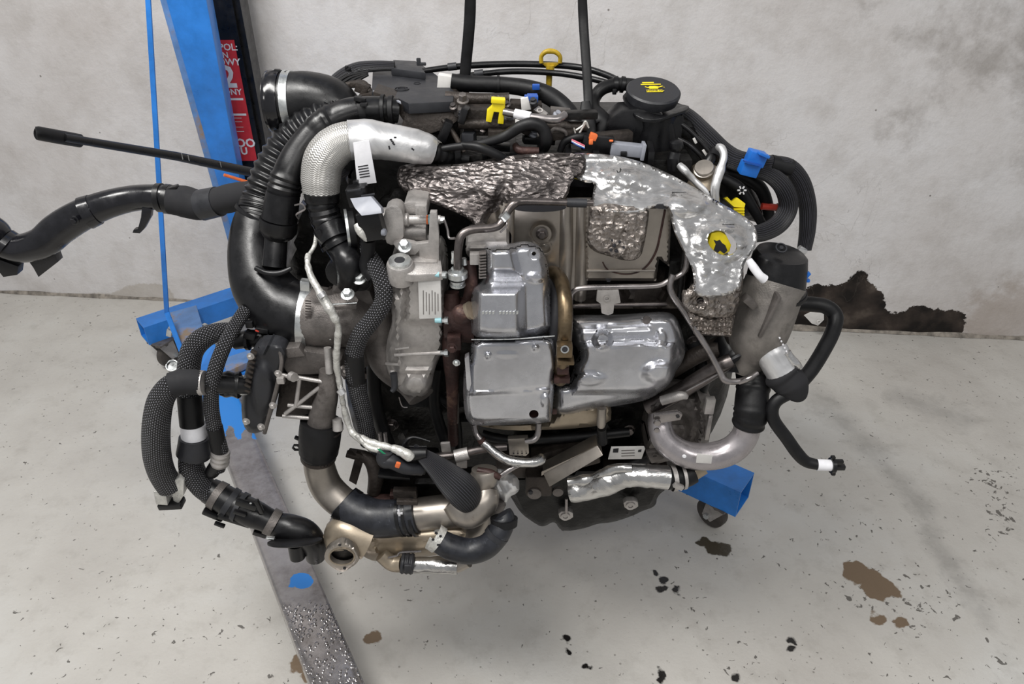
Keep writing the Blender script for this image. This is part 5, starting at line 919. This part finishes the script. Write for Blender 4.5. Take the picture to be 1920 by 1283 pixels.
sb(gp, 'stitching', 'white', *[box(1462 + k * 3.1, 634 + k * 6.2, .975, 3, 3, 3, (0, 60, 0), .5) for k in range(11)]); sb(gp, 'crumple', 'foil', tube([(1476, 660, .975, 8), (1488, 678, .97, 9), (1500, 690, .97, 6)], wob=.4)); sb(gp, 'end_sock', 'foam', tube([(1458, 690, .985, 26), (1470, 706, .978, 34), (1484, 722, .97, 31), (1490, 738, .965, 22), (1488, 746, .965, 10)], nseg=20, wob=.18), label='black cloth sock')
hl = pt('right_drain_hose', 'rubber', tube([(1480, 572, 1.1, 14), (1515, 570, 1.1, 14), (1548, 575, 1.09, 14), (1566, 592, 1.08, 14), (1562, 620, 1.06, 14), (1545, 655, 1.03, 14), (1522, 692, 1.0, 14), (1500, 718, .98, 14)], nseg=22), label='thick black hose bending down on the far right')
h2 = pt('right_tail_hose', 'rubber', tube([(1486, 735, .965, 12), (1458, 750, .96, 12), (1448, 768, .955, 12), (1452, 790, .95, 12), (1475, 822, .94, 12), (1495, 850, .93, 12), (1512, 866, .925, 11), (1536, 872, .92, 10)], nseg=20), label='thin black hose ending in a plug, lower right')
sb(h2, 'white_band', 'white', tube([(1532, 872, .92, 11), (1558, 873, .918, 11)]), label='white tape band'); sb(h2, 'plug', 'plastic', tube([(1557, 873, .918, 15), (1564, 873, .918, 15)]), box(1572, 866, .918, 18, 8, 8), box(1573, 876, .918, 22, 10, 10), box(1562, 888, .918, 8, 6, 8), box(1562, 858, .918, 8, 6, 8))
# mount bush, pipes lower right
mb = pt('mount_bush', 'plastic', L(1378, 668, 1.02, (.25, -.75, -.35), [(-40, 26), (-4, 30), (6, 30), (12, 26)], 30), tube([(1380, 650, 1.03, 24), (1372, 690, 1.02, 26)]), label='dark round mount bush'); sb(mb, 'bush_rim', 'satin', R(1384, 676, 1.005, (.25, -.75, -.35), 27, 12, 5)); sb(mb, 'bush_hole', 'ink', L(1384, 676, 1.005, (.25, -.75, -.35), [(0, 12), (1, 12)]))
cp = pt('coolant_rail', 'darksteel', tube([(1215, 765, 1.03, 15), (1262, 742, 1.02, 16), (1310, 712, 1.01, 16), (1352, 686, 1.0, 15), (1372, 675, 1.0, 14)], nseg=22), label='diagonal steel coolant pipe'); sb(cp, 'seam', 'steel', tube([(1282, 736, .995, 2), (1350, 700, .985, 2)], nseg=6)); sb(cp, 'upper_arm', 'iron', tube([(1250, 700, 1.05, 16), (1310, 665, 1.04, 16), (1350, 655, 1.03, 14)]))
up = pt('u_bend_pipe', 'pipegrey', tube([(1238, 780, 1.0, 22), (1238, 802, .985, 23), (1250, 830, .97, 24), (1285, 852, .96, 25), (1330, 856, .955, 26), (1370, 845, .955, 26), (1395, 820, .96, 25), (1403, 790, .965, 24), (1406, 770, .97, 23)], nseg=34), label='smooth grey U shaped pipe')
sb(up, 'type_label', 'paper', plate([(1307, 851), (1336, 854), (1334, 870), (1305, 868)], .921, .001, .5), label='small cream label'); sb(up, 'paint_dot', 'white', L(1283, 856, .925, (-.3, -.8, .1), [(0, 4), (1, 3)])); sb(up, 'bracket', 'steel', plate([(1226, 780), (1272, 773), (1280, 778), (1276, 788), (1240, 794), (1226, 790)], .955, .008, 1.5), L(1232, 792, .95, (0, -1, 0), [(0, 7), (4, 6)]), L(1231, 806, .955, (0, -1, 0), [(0, 5), (3, 5)])); sb(up, 'bracket_hole', 'ink', L(1271, 781, .954, (0, -1, 0), [(0, 3.5), (1, 3.5)]))
sb(up, 'rubber_boot', 'rubber', tube([(1402, 798, .966, 29), (1408, 775, .97, 31), (1410, 745, .985, 31), (1412, 720, 1.0, 30), (1405, 695, 1.02, 26)], nseg=30, ribs=[(0, .35, 3, 2), (.6, .85, 2, 2)], wob=.04), label='wrinkled black rubber boot'); sb(up, 'boot_tab', 'plastic', box(1430, 788, .97, 8, 6, 8)); sb(up, 'foil_chip', 'steel', tube([(1386, 718, .965, 4), (1400, 712, .96, 5), (1410, 706, .96, 3)]))
tsb = pt('lower_housing', 'cast_dark', emboss([(1205, 760), (1255, 735), (1285, 745), (1330, 740), (1338, 760), (1330, 830), (1320, 860), (1290, 850), (1240, 870), (1215, 868), (1208, 830), (1218, 790)], 1.02, rim=10, rd=.03, t=.05, step=7, sm=1, crinkle=.008, crk=40, bumps=[('l', [(1312, 745), (1316, 800), (1308, 850)], 8, .02), ('c', 1270, 805, 30, 40, -.02, .5), ('l', [(1225, 760), (1280, 750)], 8, .01)]), label='dirty aluminium pump housing'); sb(tsb, 'sensor', 'cast', tube([(1240, 752, .99, 9), (1275, 742, .985, 9), (1288, 745, .985, 5)]), box(1330, 760, 1.0, 18, 34, 14), box(1328, 800, 1.01, 8, 60, 10), L(1325, 852, 1.0, (0, -1, .6), [(0, 7), (5, 6)])); sb(tsb, 'lower_lug', 'cast_dark', plate([(1212, 850), (1238, 845), (1250, 858), (1222, 870)], .99, .01, 1), R(1228, 855, .989, (0, -1, 0), 6, 3.5, 1))
# ---- bottom right foil hose, labels, bracket
fo = pt('foil_wrapped_hose', 'foilwrap', tube([(1070, 922, .97, 20), (1100, 918, .965, 22), (1140, 903, .96, 24), (1180, 892, .955, 23), (1220, 893, .95, 23), (1252, 896, .95, 23)], nseg=28, wob=.14, sub=10), label='crinkled foil wrapped hose')
sb(fo, 'fold', 'foilwrap', tube([(1066, 905, .972, 10), (1110, 898, .965, 12), (1150, 880, .955, 10), (1185, 878, .95, 8)], wob=.4)); sb(fo, 'rubber_end', 'rubber', tube([(1250, 897, .95, 22), (1280, 894, .955, 22), (1300, 886, .96, 20)], nseg=24)); sb(fo, 'white_clamp', 'cast', tube([(1258, 897, .95, 25), (1266, 896, .951, 25)], nseg=26, cap=False), tube([(1276, 894, .953, 25), (1282, 893, .954, 25)], nseg=26, cap=False), box(1272, 912, .925, 20, 10, 8, (0, 30, 0), 1)); sb(fo, 'red_mark', 'red', box(1302, 901, .945, 8, 4, 4, (0, -10, 0))); sb(fo, 'steel_neck', 'beige', tube([(1296, 888, .96, 16), (1318, 874, .965, 16)]))
lb = pt('embossed_bracket', 'stain', slab([P(1018, 888, 1.0), P(1120, 835, 1.0), P(1131, 854, .985), P(1030, 914, .985)], (0, .03, .0), .002), slab([P(1015, 885, 1.0), P(1024, 872, 1.05), P(1108, 832, 1.05), P(1121, 836, 1.0)], (0, .0, -.01), .001), label='pale grooved metal bracket set at an angle')
nl = pt('identification_label', 'paper', plate([(1146, 839), (1208, 838), (1210, 842), (1203, 861), (1140, 862)], 1.0, .003, 1), label='cream label with small square marks'); sb(nl, 'printed_mark', 'ink', plate([(1150, 842), (1160, 841), (1159, 849), (1149, 849)], .9995, .0004, 0), plate([(1197, 844), (1203, 843), (1202, 848), (1196, 848)], .9995, .0004, 0)); 
for k in range(3): sb(nl, 'printed_line', 'cast_dark', plate([(1165, 845 + k * 5), (1190, 844 + k * 5), (1190, 845.2 + k * 5), (1165, 846.2 + k * 5)], .9995, .0004, 0))
pt('lower_casting', 'iron', box(1060, 850, 1.06, 120, 60, 40, (0, -20, 0), 6), box(1190, 880, 1.06, 120, 30, 30, (0, 0, 0), 5), box(1010, 900, 1.04, 50, 50, 40, (0, 0, 0), 6), box(970, 870, 1.06, 80, 50, 30, (0, 0, 0), 6), label='dirty iron castings low on the engine')
tr = pt('turbo_drain_pipe', 'steel', tube([(889, 796, .98, 6), (893, 812, .975, 6), (905, 828, .965, 6.5), (920, 842, .955, 7)], nseg=14), tube([(1010, 793, .975, 6), (1008, 815, .97, 6), (1000, 825, .965, 6), (985, 828, .965, 5)], nseg=14), label='steel drain pipes below the turbine'); sb(tr, 'foil_part', 'foilwrap', tube([(906, 830, .96, 8), (930, 850, .95, 9), (955, 864, .94, 9), (990, 868, .935, 8.5), (1012, 864, .94, 9), (1015, 858, .95, 8)], nseg=16, wob=.15), label='foil covered lower bend'); sb(tr, 'mount_plate', 'stain', plate([(952, 824), (990, 822), (992, 850), (986, 856), (955, 854)], .97, .01, 1.5)); sb(tr, 'ring_mark', 'rustiron', tube([(901, 823, .966, 8), (905, 829, .964, 8)]))
for k in range(7): sb(tr, 'vent_hole', 'ink', L(963 + (k % 4) * 8, 850 + (k // 4) * 5, .968, (0, -1, 0), [(0, 1.6), (.6, 1.6)], 8))
# ---- left long pipe with foam sleeve
lpipe = pt('left_charge_pipe', 'gloss', tube([(-40, 430, 1.2, 40), (-15, 440, 1.2, 34), (8, 458, 1.2, 26), (40, 466, 1.2, 27), (80, 455, 1.2, 29), (110, 430, 1.21, 30), (150, 405, 1.22, 29), (200, 384, 1.23, 26), (250, 372, 1.24, 24), (290, 370, 1.24, 24), (320, 372, 1.24, 24)], nseg=32), label='glossy black metal pipe reaching out to the left')
sb(lpipe, 'foam_sleeve', 'foam', tube([(318, 374, 1.238, 27), (345, 378, 1.238, 30), (375, 385, 1.235, 28), (400, 380, 1.23, 27), (440, 370, 1.22, 26), (500, 358, 1.2, 24)], nseg=26, wob=.05), label='dark foam sleeve with a grey tape band'); sb(lpipe, 'tape_band', 'satin', tube([(378, 385, 1.234, 29), (410, 378, 1.228, 28)], nseg=26)); sb(lpipe, 'strap', 'plastic', tube([(296, 371, 1.24, 27), (306, 371, 1.24, 27)], nseg=24), box(322, 352, 1.235, 24, 5, 16, (0, -14, 0)), tube([(310, 373, 1.24, 28), (319, 374, 1.24, 28)])); sb(lpipe, 'weld_band', 'gloss', tube([(160, 400, 1.22, 31), (178, 393, 1.225, 29)], nseg=24)); sb(lpipe, 'weld_band', 'gloss', tube([(5, 455, 1.2, 30), (16, 462, 1.2, 30)], nseg=24))
sb(lpipe, 'bracket', 'gloss', plate([(266, 388), (284, 392), (282, 408), (270, 430), (262, 438), (248, 437), (250, 431), (258, 430), (264, 408)], 1.22, .012, 1)); sb(lpipe, 'bracket', 'gloss', plate([(52, 488), (100, 470), (108, 492), (72, 520), (62, 502)], 1.2, .02, 1)); sb(lpipe, 'bracket', 'plastic', plate([(-10, 484), (34, 500), (32, 516), (6, 520), (-10, 500)], 1.19, .02, 1)); sb(lpipe, 'bolt', 'gloss', bolt(140, 413, 1.185, 6))
# ---- left water pump group
pc = P(505, 728, 1.0); kk = px(pc)
wp = pt('coolant_pump_cover', 'satin', emboss([(482, 642), (515, 640), (538, 648), (542, 668), (530, 700), (520, 740), (510, 770), (498, 808), (470, 815), (455, 798), (452, 760), (456, 715), (466, 670)], .96, rim=12, rd=.025, t=.03, step=5, sm=1, bumps=[('c', 492, 730, 26, 60, .01, .5), ('l', [(492, 665), (500, 650)], 5, .008)]), label='dark grey pump cover with toothed rim')
for k in range(9): sb(wp, 'tooth', 'iron', box(476 - k * 1.6 + (k > 5) * 0, 660 + k * 9, .955, 12, 4, 8, (0, 30, 0), 1))
sb(wp, 'rim_flange', 'cast_dark', tube([(522, 650, .965, 4), (528, 680, .958, 4), (518, 730, .95, 4), (506, 775, .95, 4), (496, 812, .955, 4)], nseg=8))
for (u, v) in ((470, 668), (522, 700), (512, 760), (490, 800), (462, 790)): sb(wp, 'bolt', 'cast', bolt(u, v, .935, 5))
pf = pt('pump_bracket', 'cast_dark', plate([(530, 652), (575, 660), (640, 668), (640, 700), (560, 705), (530, 700)], .975, .06, 5, 1), tube([(616, 695, .965, 17), (614, 740, .96, 20), (606, 770, .96, 24), (602, 800, .96, 27)], nseg=26), label='dull aluminium pump bracket with struts')
for a, b in (((548, 706), (605, 716)), ((605, 722), (535, 776)), ((562, 708), (555, 762)), ((540, 760), (604, 766)), ((530, 780), (598, 786)), ((520, 700), (560, 712))): sb(pf, 'strut', 'cast', tube([(a[0], a[1], .955, 4), (b[0], b[1], .953, 4)], nseg=10))
sb(pf, 'back_web', 'iron', plate([(528, 700), (606, 706), (600, 790), (516, 782)], 1.0, .03, 3)); sb(pf, 'lug', 'cast', tube([(632, 786, .95, 9), (634, 806, .945, 10), (634, 807, .945, 5)], lin_=True)); sb(pf, 'lug', 'cast', tube([(545, 705, .95, 9), (552, 708, .945, 9)]), box(527, 712, .95, 14, 14, 12)); sb(pf, 'upper_lug', 'cast_dark', plate([(528, 655), (560, 652), (572, 668), (540, 672)], .97, .02, 1)); sb(pf, 'rod', 'cast', tube([(614, 652, .965, 7), (618, 700, .955, 7)])); sb(pf, 'sensor', 'cast_dark', tube([(640, 690, .97, 8), (652, 706, .96, 9)]), R(647, 697, .955, (0, -1, .3), 8, 4, 3))
pb = pt('pump_boot', 'rubber', tube([(602, 790, .965, 38), (600, 815, .96, 39), (598, 840, .96, 37), (597, 858, .96, 30)], nseg=32, ribs=[(.7, 1, 2, 1.5)]), label='black rubber coupling under the pump'); sb(pb, 'clamp_tab', 'plastic', box(558, 822, .955, 12, 5, 8, (0, 30, 0)), R(556, 838, .955, (0, -1, 0), 8, 5, 4, 6)); sb(pb, 'band', 'iron', tube([(597, 852, .96, 33), (597, 858, .96, 33)], nseg=30)); sb(pb, 'rim', 'darksteel', tube([(603, 798, .965, 40), (603, 802, .965, 40)], nseg=30))
bp = pt('lower_steel_pipe', 'stain', tube([(597, 852, .965, 28), (600, 880, .96, 29), (612, 912, .955, 30), (636, 938, .945, 30), (665, 955, .935, 28)], nseg=32), label='satin steel pipe curving to the lower hose')
bh2 = pt('lower_radiator_hose', 'rubber_dusty', tube([(645, 940, .935, 32), (665, 958, .925, 36), (700, 972, .915, 36), (740, 972, .91, 35), (782, 965, .91, 34)], nseg=34), label='dusty blue black rubber hose'); sb(bh2, 'spring_clamp', 'plastic', tube([(644, 942, .936, 35), (657, 953, .93, 37)], nseg=30), box(628, 962, .93, 10, 8, 8)); 
for k in range(3): sb(bh2, 'clamp_band', 'plastic', tube([(750 + k * 12, 970, .91, 37), (756 + k * 12, 969, .91, 37)], nseg=30))
sb(bh2, 'white_mark', 'white', box(748, 962, .883, 4, 16, 2, (0, -4, 0), .3), box(750, 963, .883, 10, 4, 2, (0, 0, 0), .3), box(768, 995, .885, 16, 7, 3, (0, -4, 0), .3), label='white paint mark'); sb(bh2, 'clamp_ear', 'iron', box(764, 941, .89, 40, 10, 10, (0, 2, 0)), box(760, 925, .93, 44, 22, 14))
tb = pt('coolant_tee', 'stain', tube([(775, 966, .915, 31), (830, 960, .92, 32), (870, 958, .92, 32)], nseg=32), tube([(886, 925, .93, 26), (890, 965, .915, 30), (885, 1000, .92, 30)], nseg=30), tube([(868, 945, .93, 22), (905, 900, .93, 26), (908, 880, .935, 24)], nseg=28), label='satin grey pipe tee')
sb(tb, 'bowl', 'stain', tube([(845, 940, .91, 20), (875, 962, .9, 30), (905, 940, .91, 30), (912, 915, .925, 22)], nseg=24))
wd = pt('knit_sleeve', 'braidfine', tube([(775, 838, .93, 8), (790, 852, .925, 14), (815, 872, .915, 22), (840, 895, .905, 30), (862, 915, .895, 35), (874, 928, .893, 34), (880, 938, .895, 28)], nseg=30, flat=.8), label='flaring ribbed black textile sleeve'); sb(wd, 'mesh_cap', 'plastic', tube([(756, 852, .93, 4), (760, 830, .935, 4), (775, 820, .94, 3), (806, 828, .94, 2)], nseg=8), tube([(768, 838, .93, 2), (800, 838, .93, 2)], nseg=8), tube([(770, 852, .92, 14), (800, 850, .92, 10)]))
rp = pt('rear_lower_pipe', 'darksteel', tube([(800, 858, .95, 7), (850, 854, .955, 8), (905, 842, .965, 8), (950, 838, .97, 7)], nseg=14), label='dark pipe with a pale collar'); sb(rp, 'collar', 'cast', tube([(853, 856, .95, 12), (878, 850, .953, 12)]), box(836, 838, .97, 18, 22, 6, (0, -4, 0)), box(866, 868, .95, 20, 20, 10))
cy = pt('exhaust_gas_cooler', 'beige', emboss([(660, 985), (740, 990), (890, 985), (893, 1000), (870, 1028), (835, 1040), (760, 1048), (720, 1055), (690, 1050), (672, 1035), (655, 1010)], .89, rim=16, rd=.04, t=.06, step=6, sm=1, bumps=[('l', [(700, 1010), (860, 1012)], 8, .006), ('l', [(694, 985), (706, 1045)], 3, .006)]), label='tan steel exhaust gas cooler low at the front')
sb(cy, 'outlet_neck', 'beige', tube([(690, 1010, .9, 40), (660, 1000, .9, 36), (640, 1000, .9, 32), (640, 1026, .887, 28)], nseg=30)); sb(cy, 'outlet_flange', 'stain', emboss([(608, 1040), (614, 1028), (628, 1020), (642, 1014), (656, 1020), (670, 1032), (675, 1048), (668, 1058), (656, 1066), (645, 1073), (634, 1071), (620, 1062), (609, 1052)], .855, rim=4, rd=.003, t=.009, step=4, sm=1, holes=[oval(641, 1044, 23, 15, 5, 22)]), label='open oval flange'); sb(cy, 'mouth', 'core', disc(P(641, 1044, .868), (0, -1, 0), .026)); sb(cy, 'mouth_rim', 'beige', *[tube([(641 + 24 * math.cos(a), 1044 + 16 * math.sin(a), .855, 1.8), (641 + 24 * math.cos(a + .35), 1044 + 16 * math.sin(a + .35), .855, 1.8)], nseg=6) for a in [k * .314 for k in range(20)]])  # mouth: dark disc standing in for the shade inside the outlet
for (u, v) in ((637, 1022), (646, 1066)): sb(cy, 'flange_hole', 'ink', L(u, v, .8545, (0, -1, 0), [(0, 3), (.8, 3)], 10))
sb(cy, 'side_bracket', 'cast_dark', box(628, 972, .92, 12, 26, 10, (0, 30, 0))); sb(cy, 'upper_box', 'rustiron', box(752, 932, .95, 40, 26, 20, (0, 0, 0), 3), box(715, 940, .96, 60, 20, 20, (0, 0, 0), 3))
lt = pt('lower_foil_tube', 'foilwrap', tube([(776, 1060, .875, 15), (820, 1060, .872, 16), (858, 1062, .87, 15)], nseg=24, wob=.1), label='short foil covered tube at the very bottom'); sb(lt, 'clamp', 'satin', tube([(752, 1056, .875, 18), (776, 1058, .875, 18)], nseg=20, ribs=[(0, 1, 3, 2)], lin_=True), box(765, 1066, .855, 12, 20, 6)); sb(lt, 'steel_end', 'beige', tube([(715, 1040, .885, 14), (735, 1056, .88, 15), (754, 1058, .876, 15)])); sb(lt, 'tail', 'stain', tube([(856, 1062, .87, 12), (878, 1052, .87, 12)], wob=.2))
sb(cy, 'gasket_lip', 'steel', tube([(728, 1046, .868, 2), (745, 1042, .868, 2), (752, 1036, .868, 2), (790, 1034, .868, 2)], nseg=6))
bh3 = pt('bottom_return_hose', 'rubber_dusty', tube([(820, 1012, .87, 22), (845, 1026, .862, 24), (880, 1034, .86, 24), (912, 1025, .862, 23), (935, 1000, .87, 22), (944, 975, .885, 22), (940, 965, .89, 20)], nseg=28), label='curved grey black return hose'); sb(bh3, 'spring_clamp', 'fibre', tube([(812, 1006, .873, 26), (824, 1014, .87, 26)], nseg=24, cap=False), label='pale perforated clamp'); sb(bh3, 'clamp_hole', 'ink', box(818, 1000, .848, 6, 5, 2, (0, 30, 0)), box(812, 1012, .848, 5, 5, 2), box(822, 1022, .848, 6, 4, 2), box(826, 1006, .848, 5, 5, 2)); sb(bh3, 'end_collar', 'rubber', tube([(945, 985, .88, 25), (945, 972, .885, 26)], nseg=26)); sb(bh3, 'end_band', 'satin', tube([(928, 1008, .867, 23.6), (934, 1000, .87, 23.6)], nseg=26))
fb2 = pt('foil_bag_connector', 'foilsoft', emboss([(912, 900), (935, 893), (955, 898), (975, 915), (970, 925), (955, 932), (950, 945), (935, 935), (915, 925)], .93, rim=8, rd=.012, t=.02, step=5, sm=1, crinkle=.008, crk=30), label='dull foil wrapped connector'); sb(fb2, 'rusty_patch', 'rustiron', tube([(895, 882, .93, 6), (920, 888, .925, 8), (938, 896, .922, 5)])); sb(fb2, 'strut', 'steel', tube([(935, 895, .93, 5), (968, 874, .94, 5), (1000, 866, .95, 4)])); sb(fb2, 'coupling', 'cast_dark', tube([(905, 965, .92, 14), (925, 955, .925, 16), (935, 940, .93, 16)]))
# ---- left hanging hoses
ha = pt('left_coolant_hose', 'braid', tube([(440, 620, 1.02, 14), (415, 622, 1.01, 17), (385, 632, 1.0, 20), (362, 655, .99, 21), (354, 690, .98, 21), (354, 740, .97, 21), (360, 790, .96, 20), (364, 830, .95, 20), (358, 860, .945, 22), (362, 885, .94, 23), (380, 912, .935, 22), (400, 926, .93, 22)], nseg=26), label='thick braided coolant hose curving down at the left')
sb(ha, 'white_tape', 'white', tube([(362, 796, .958, 23), (364, 820, .953, 23)], nseg=26), label='white tape band'); sb(ha, 'end_collar', 'satin', tube([(364, 820, .952, 27), (364, 846, .947, 31), (363, 852, .946, 31)], nseg=28, lin_=True), label='flared grey collar'); sb(ha, 'smooth_part', 'rubber', tube([(355, 738, .969, 22.5), (360, 796, .958, 22)], nseg=26))
hb = pt('left_slim_hose', 'braid', tube([(462, 580, 1.02, 13), (445, 605, 1.0, 13), (425, 640, .97, 13.5), (408, 680, .95, 14), (398, 720, .94, 14), (396, 760, .94, 14), (402, 800, .94, 14), (414, 850, .94, 14), (410, 880, .94, 12)], nseg=24), label='slim braided hose in front of the thick ones'); sb(hb, 'white_clip', 'cast', tube([(414, 846, .938, 16), (412, 870, .938, 16)], nseg=22, ribs=[(0, 1, 3, 1.5)], lin_=True), label='white ribbed clip'); sb(hb, 'tape', 'rubber', tube([(402, 800, .94, 15), (412, 846, .94, 15)], nseg=22)); sb(hb, 'nozzle', 'plastic', tube([(408, 870, .94, 14), (398, 885, .94, 13), (392, 892, .94, 8)]))
hc = pt('left_outer_hose', 'braid', tube([(335, 716, .93, 20), (316, 728, .925, 22), (300, 755, .92, 24), (293, 800, .915, 25), (294, 850, .915, 25), (303, 885, .92, 24), (318, 912, .925, 23)], nseg=26), label='outermost braided hose on the left'); sb(hc, 'foam_joint', 'foam', tube([(322, 722, .925, 24), (345, 716, .93, 24), (378, 718, .935, 23)], nseg=26, wob=.06)); sb(hc, 'white_ring', 'cast', tube([(376, 718, .935, 24), (384, 718, .935, 23)], nseg=24)); sb(hc, 'coupling', 'plastic', tube([(414, 720, .96, 22), (448, 722, .965, 23), (450, 722, .965, 18)], lin_=True, nseg=26, ribs=[(0, 1, 3, 3)]), tube([(384, 718, .94, 19), (470, 724, .97, 17)])); sb(hc, 'steel_spigot', 'zinc', tube([(450, 722, .965, 19), (462, 723, .97, 19)], nseg=22)); sb(hc, 'end_connector', 'fibre', plate([(318, 908), (335, 896), (345, 902), (344, 930), (335, 945), (325, 940), (322, 925)], .915, .03, 2), box(306, 926, .92, 22, 34, 26, (0, 6, 0), 2), label='pale square connector'); sb(hc, 'end_shade', 'plastic', box(322, 944, .92, 44, 12, 24, (0, -4, 0), 2))
pt('thermostat_stub', 'plastic', tube([(440, 640, 1.02, 16), (470, 635, 1.02, 17), (500, 636, 1.02, 16)], nseg=22), box(470, 628, 1.0, 20, 14, 16, (0, 20, 0)), tube([(462, 638, 1.01, 19), (468, 638, 1.01, 19)]), label='black stub and clips under the inlet pipe'); pt('small_stub', 'plastic', box(492, 618, 1.0, 24, 10, 14, (0, 10, 0)), box(468, 608, 1.0, 14, 14, 10)); pt('red_tab', 'red', box(482, 621, .99, 8, 3, 3, (0, 30, 0)))
vq = pt('left_quick_coupling', 'plastic', tube([(392, 920, .935, 24), (410, 930, .93, 26), (430, 942, .925, 27), (455, 955, .918, 27), (480, 966, .912, 26), (500, 975, .908, 23), (520, 985, .905, 24), (545, 990, .9, 25), (572, 1000, .9, 25), (588, 1020, .9, 23), (592, 1045, .9, 18)], nseg=28), label='large black quick coupling with elbow end')
sb(vq, 'grey_ring', 'cast_dark', tube([(402, 926, .932, 27.5), (414, 933, .929, 28.5)], nseg=26)); sb(vq, 'grey_ring', 'cast_dark', tube([(504, 976, .907, 26), (518, 983, .905, 26)], nseg=26)); sb(vq, 'ridge', 'satin', tube([(426, 940, .926, 30), (436, 946, .924, 30)], nseg=26)); sb(vq, 'ridge', 'satin', tube([(446, 950, .92, 30), (454, 954, .918, 30)], nseg=26)); sb(vq, 'latch', 'plastic', box(462, 946, .895, 40, 14, 10, (0, 26, 0), 3), box(440, 975, .9, 60, 8, 14, (0, 26, 0), 2), box(400, 965, .91, 40, 10, 14, (0, 34, 0), 3), box(486, 950, .895, 8, 34, 8, (0, -10, 0), 2), box(450, 962, .893, 24, 8, 8, (0, 26, 0), 2), box(412, 984, .9, 20, 6, 8, (0, 30, 0), 2), box(488, 1000, .9, 26, 10, 12, (0, 26, 0), 2)); sb(vq, 'latch_pin', 'zinc', box(470, 944, .89, 5, 3, 3)); sb(vq, 'second_stub', 'plastic', tube([(555, 1020, .89, 16), (558, 1046, .885, 14)])); 
gd = pt('grommet_plate', 'rubber', lathe(P(553, 1014, .875), (-.03, .62, .8), [(-.005, .040), (-.003, .0445), (0, .0445), (.002, .040), (.003, .02)], 40), label='flat round rubber grommet seen edge on'); sb(gd, 'metal_lug', 'zinc', box(507, 1009, .872, 16, 4, 8, (0, 8, 0))); sb(gd, 'cream_tab', 'beige', plate([(588, 1003), (608, 1008), (611, 1016), (592, 1016)], .9, .006))
pt('left_guide', 'iron', box(666, 855, .99, 34, 10, 12, (0, 20, 0)), plate([(668, 850), (684, 856), (668, 910), (654, 902)], .985, .008, 1), tube([(655, 848, 1.0, 8), (690, 860, .99, 12), (705, 890, .98, 15), (700, 925, .97, 12)]), label='dark guide bracket beside the lower hose'); pt('left_guide_tube', 'steel', tube([(712, 812, .96, 4), (714, 832, .955, 4)]), tube([(722, 812, .96, 4), (724, 832, .955, 4)]))
pt('lower_left_block', 'core', box(760, 890, 1.02, 130, 90, 60, (0, 0, 0), 10), box(840, 905, 1.0, 120, 40, 50, (0, 0, 0), 8), label='black lower block')
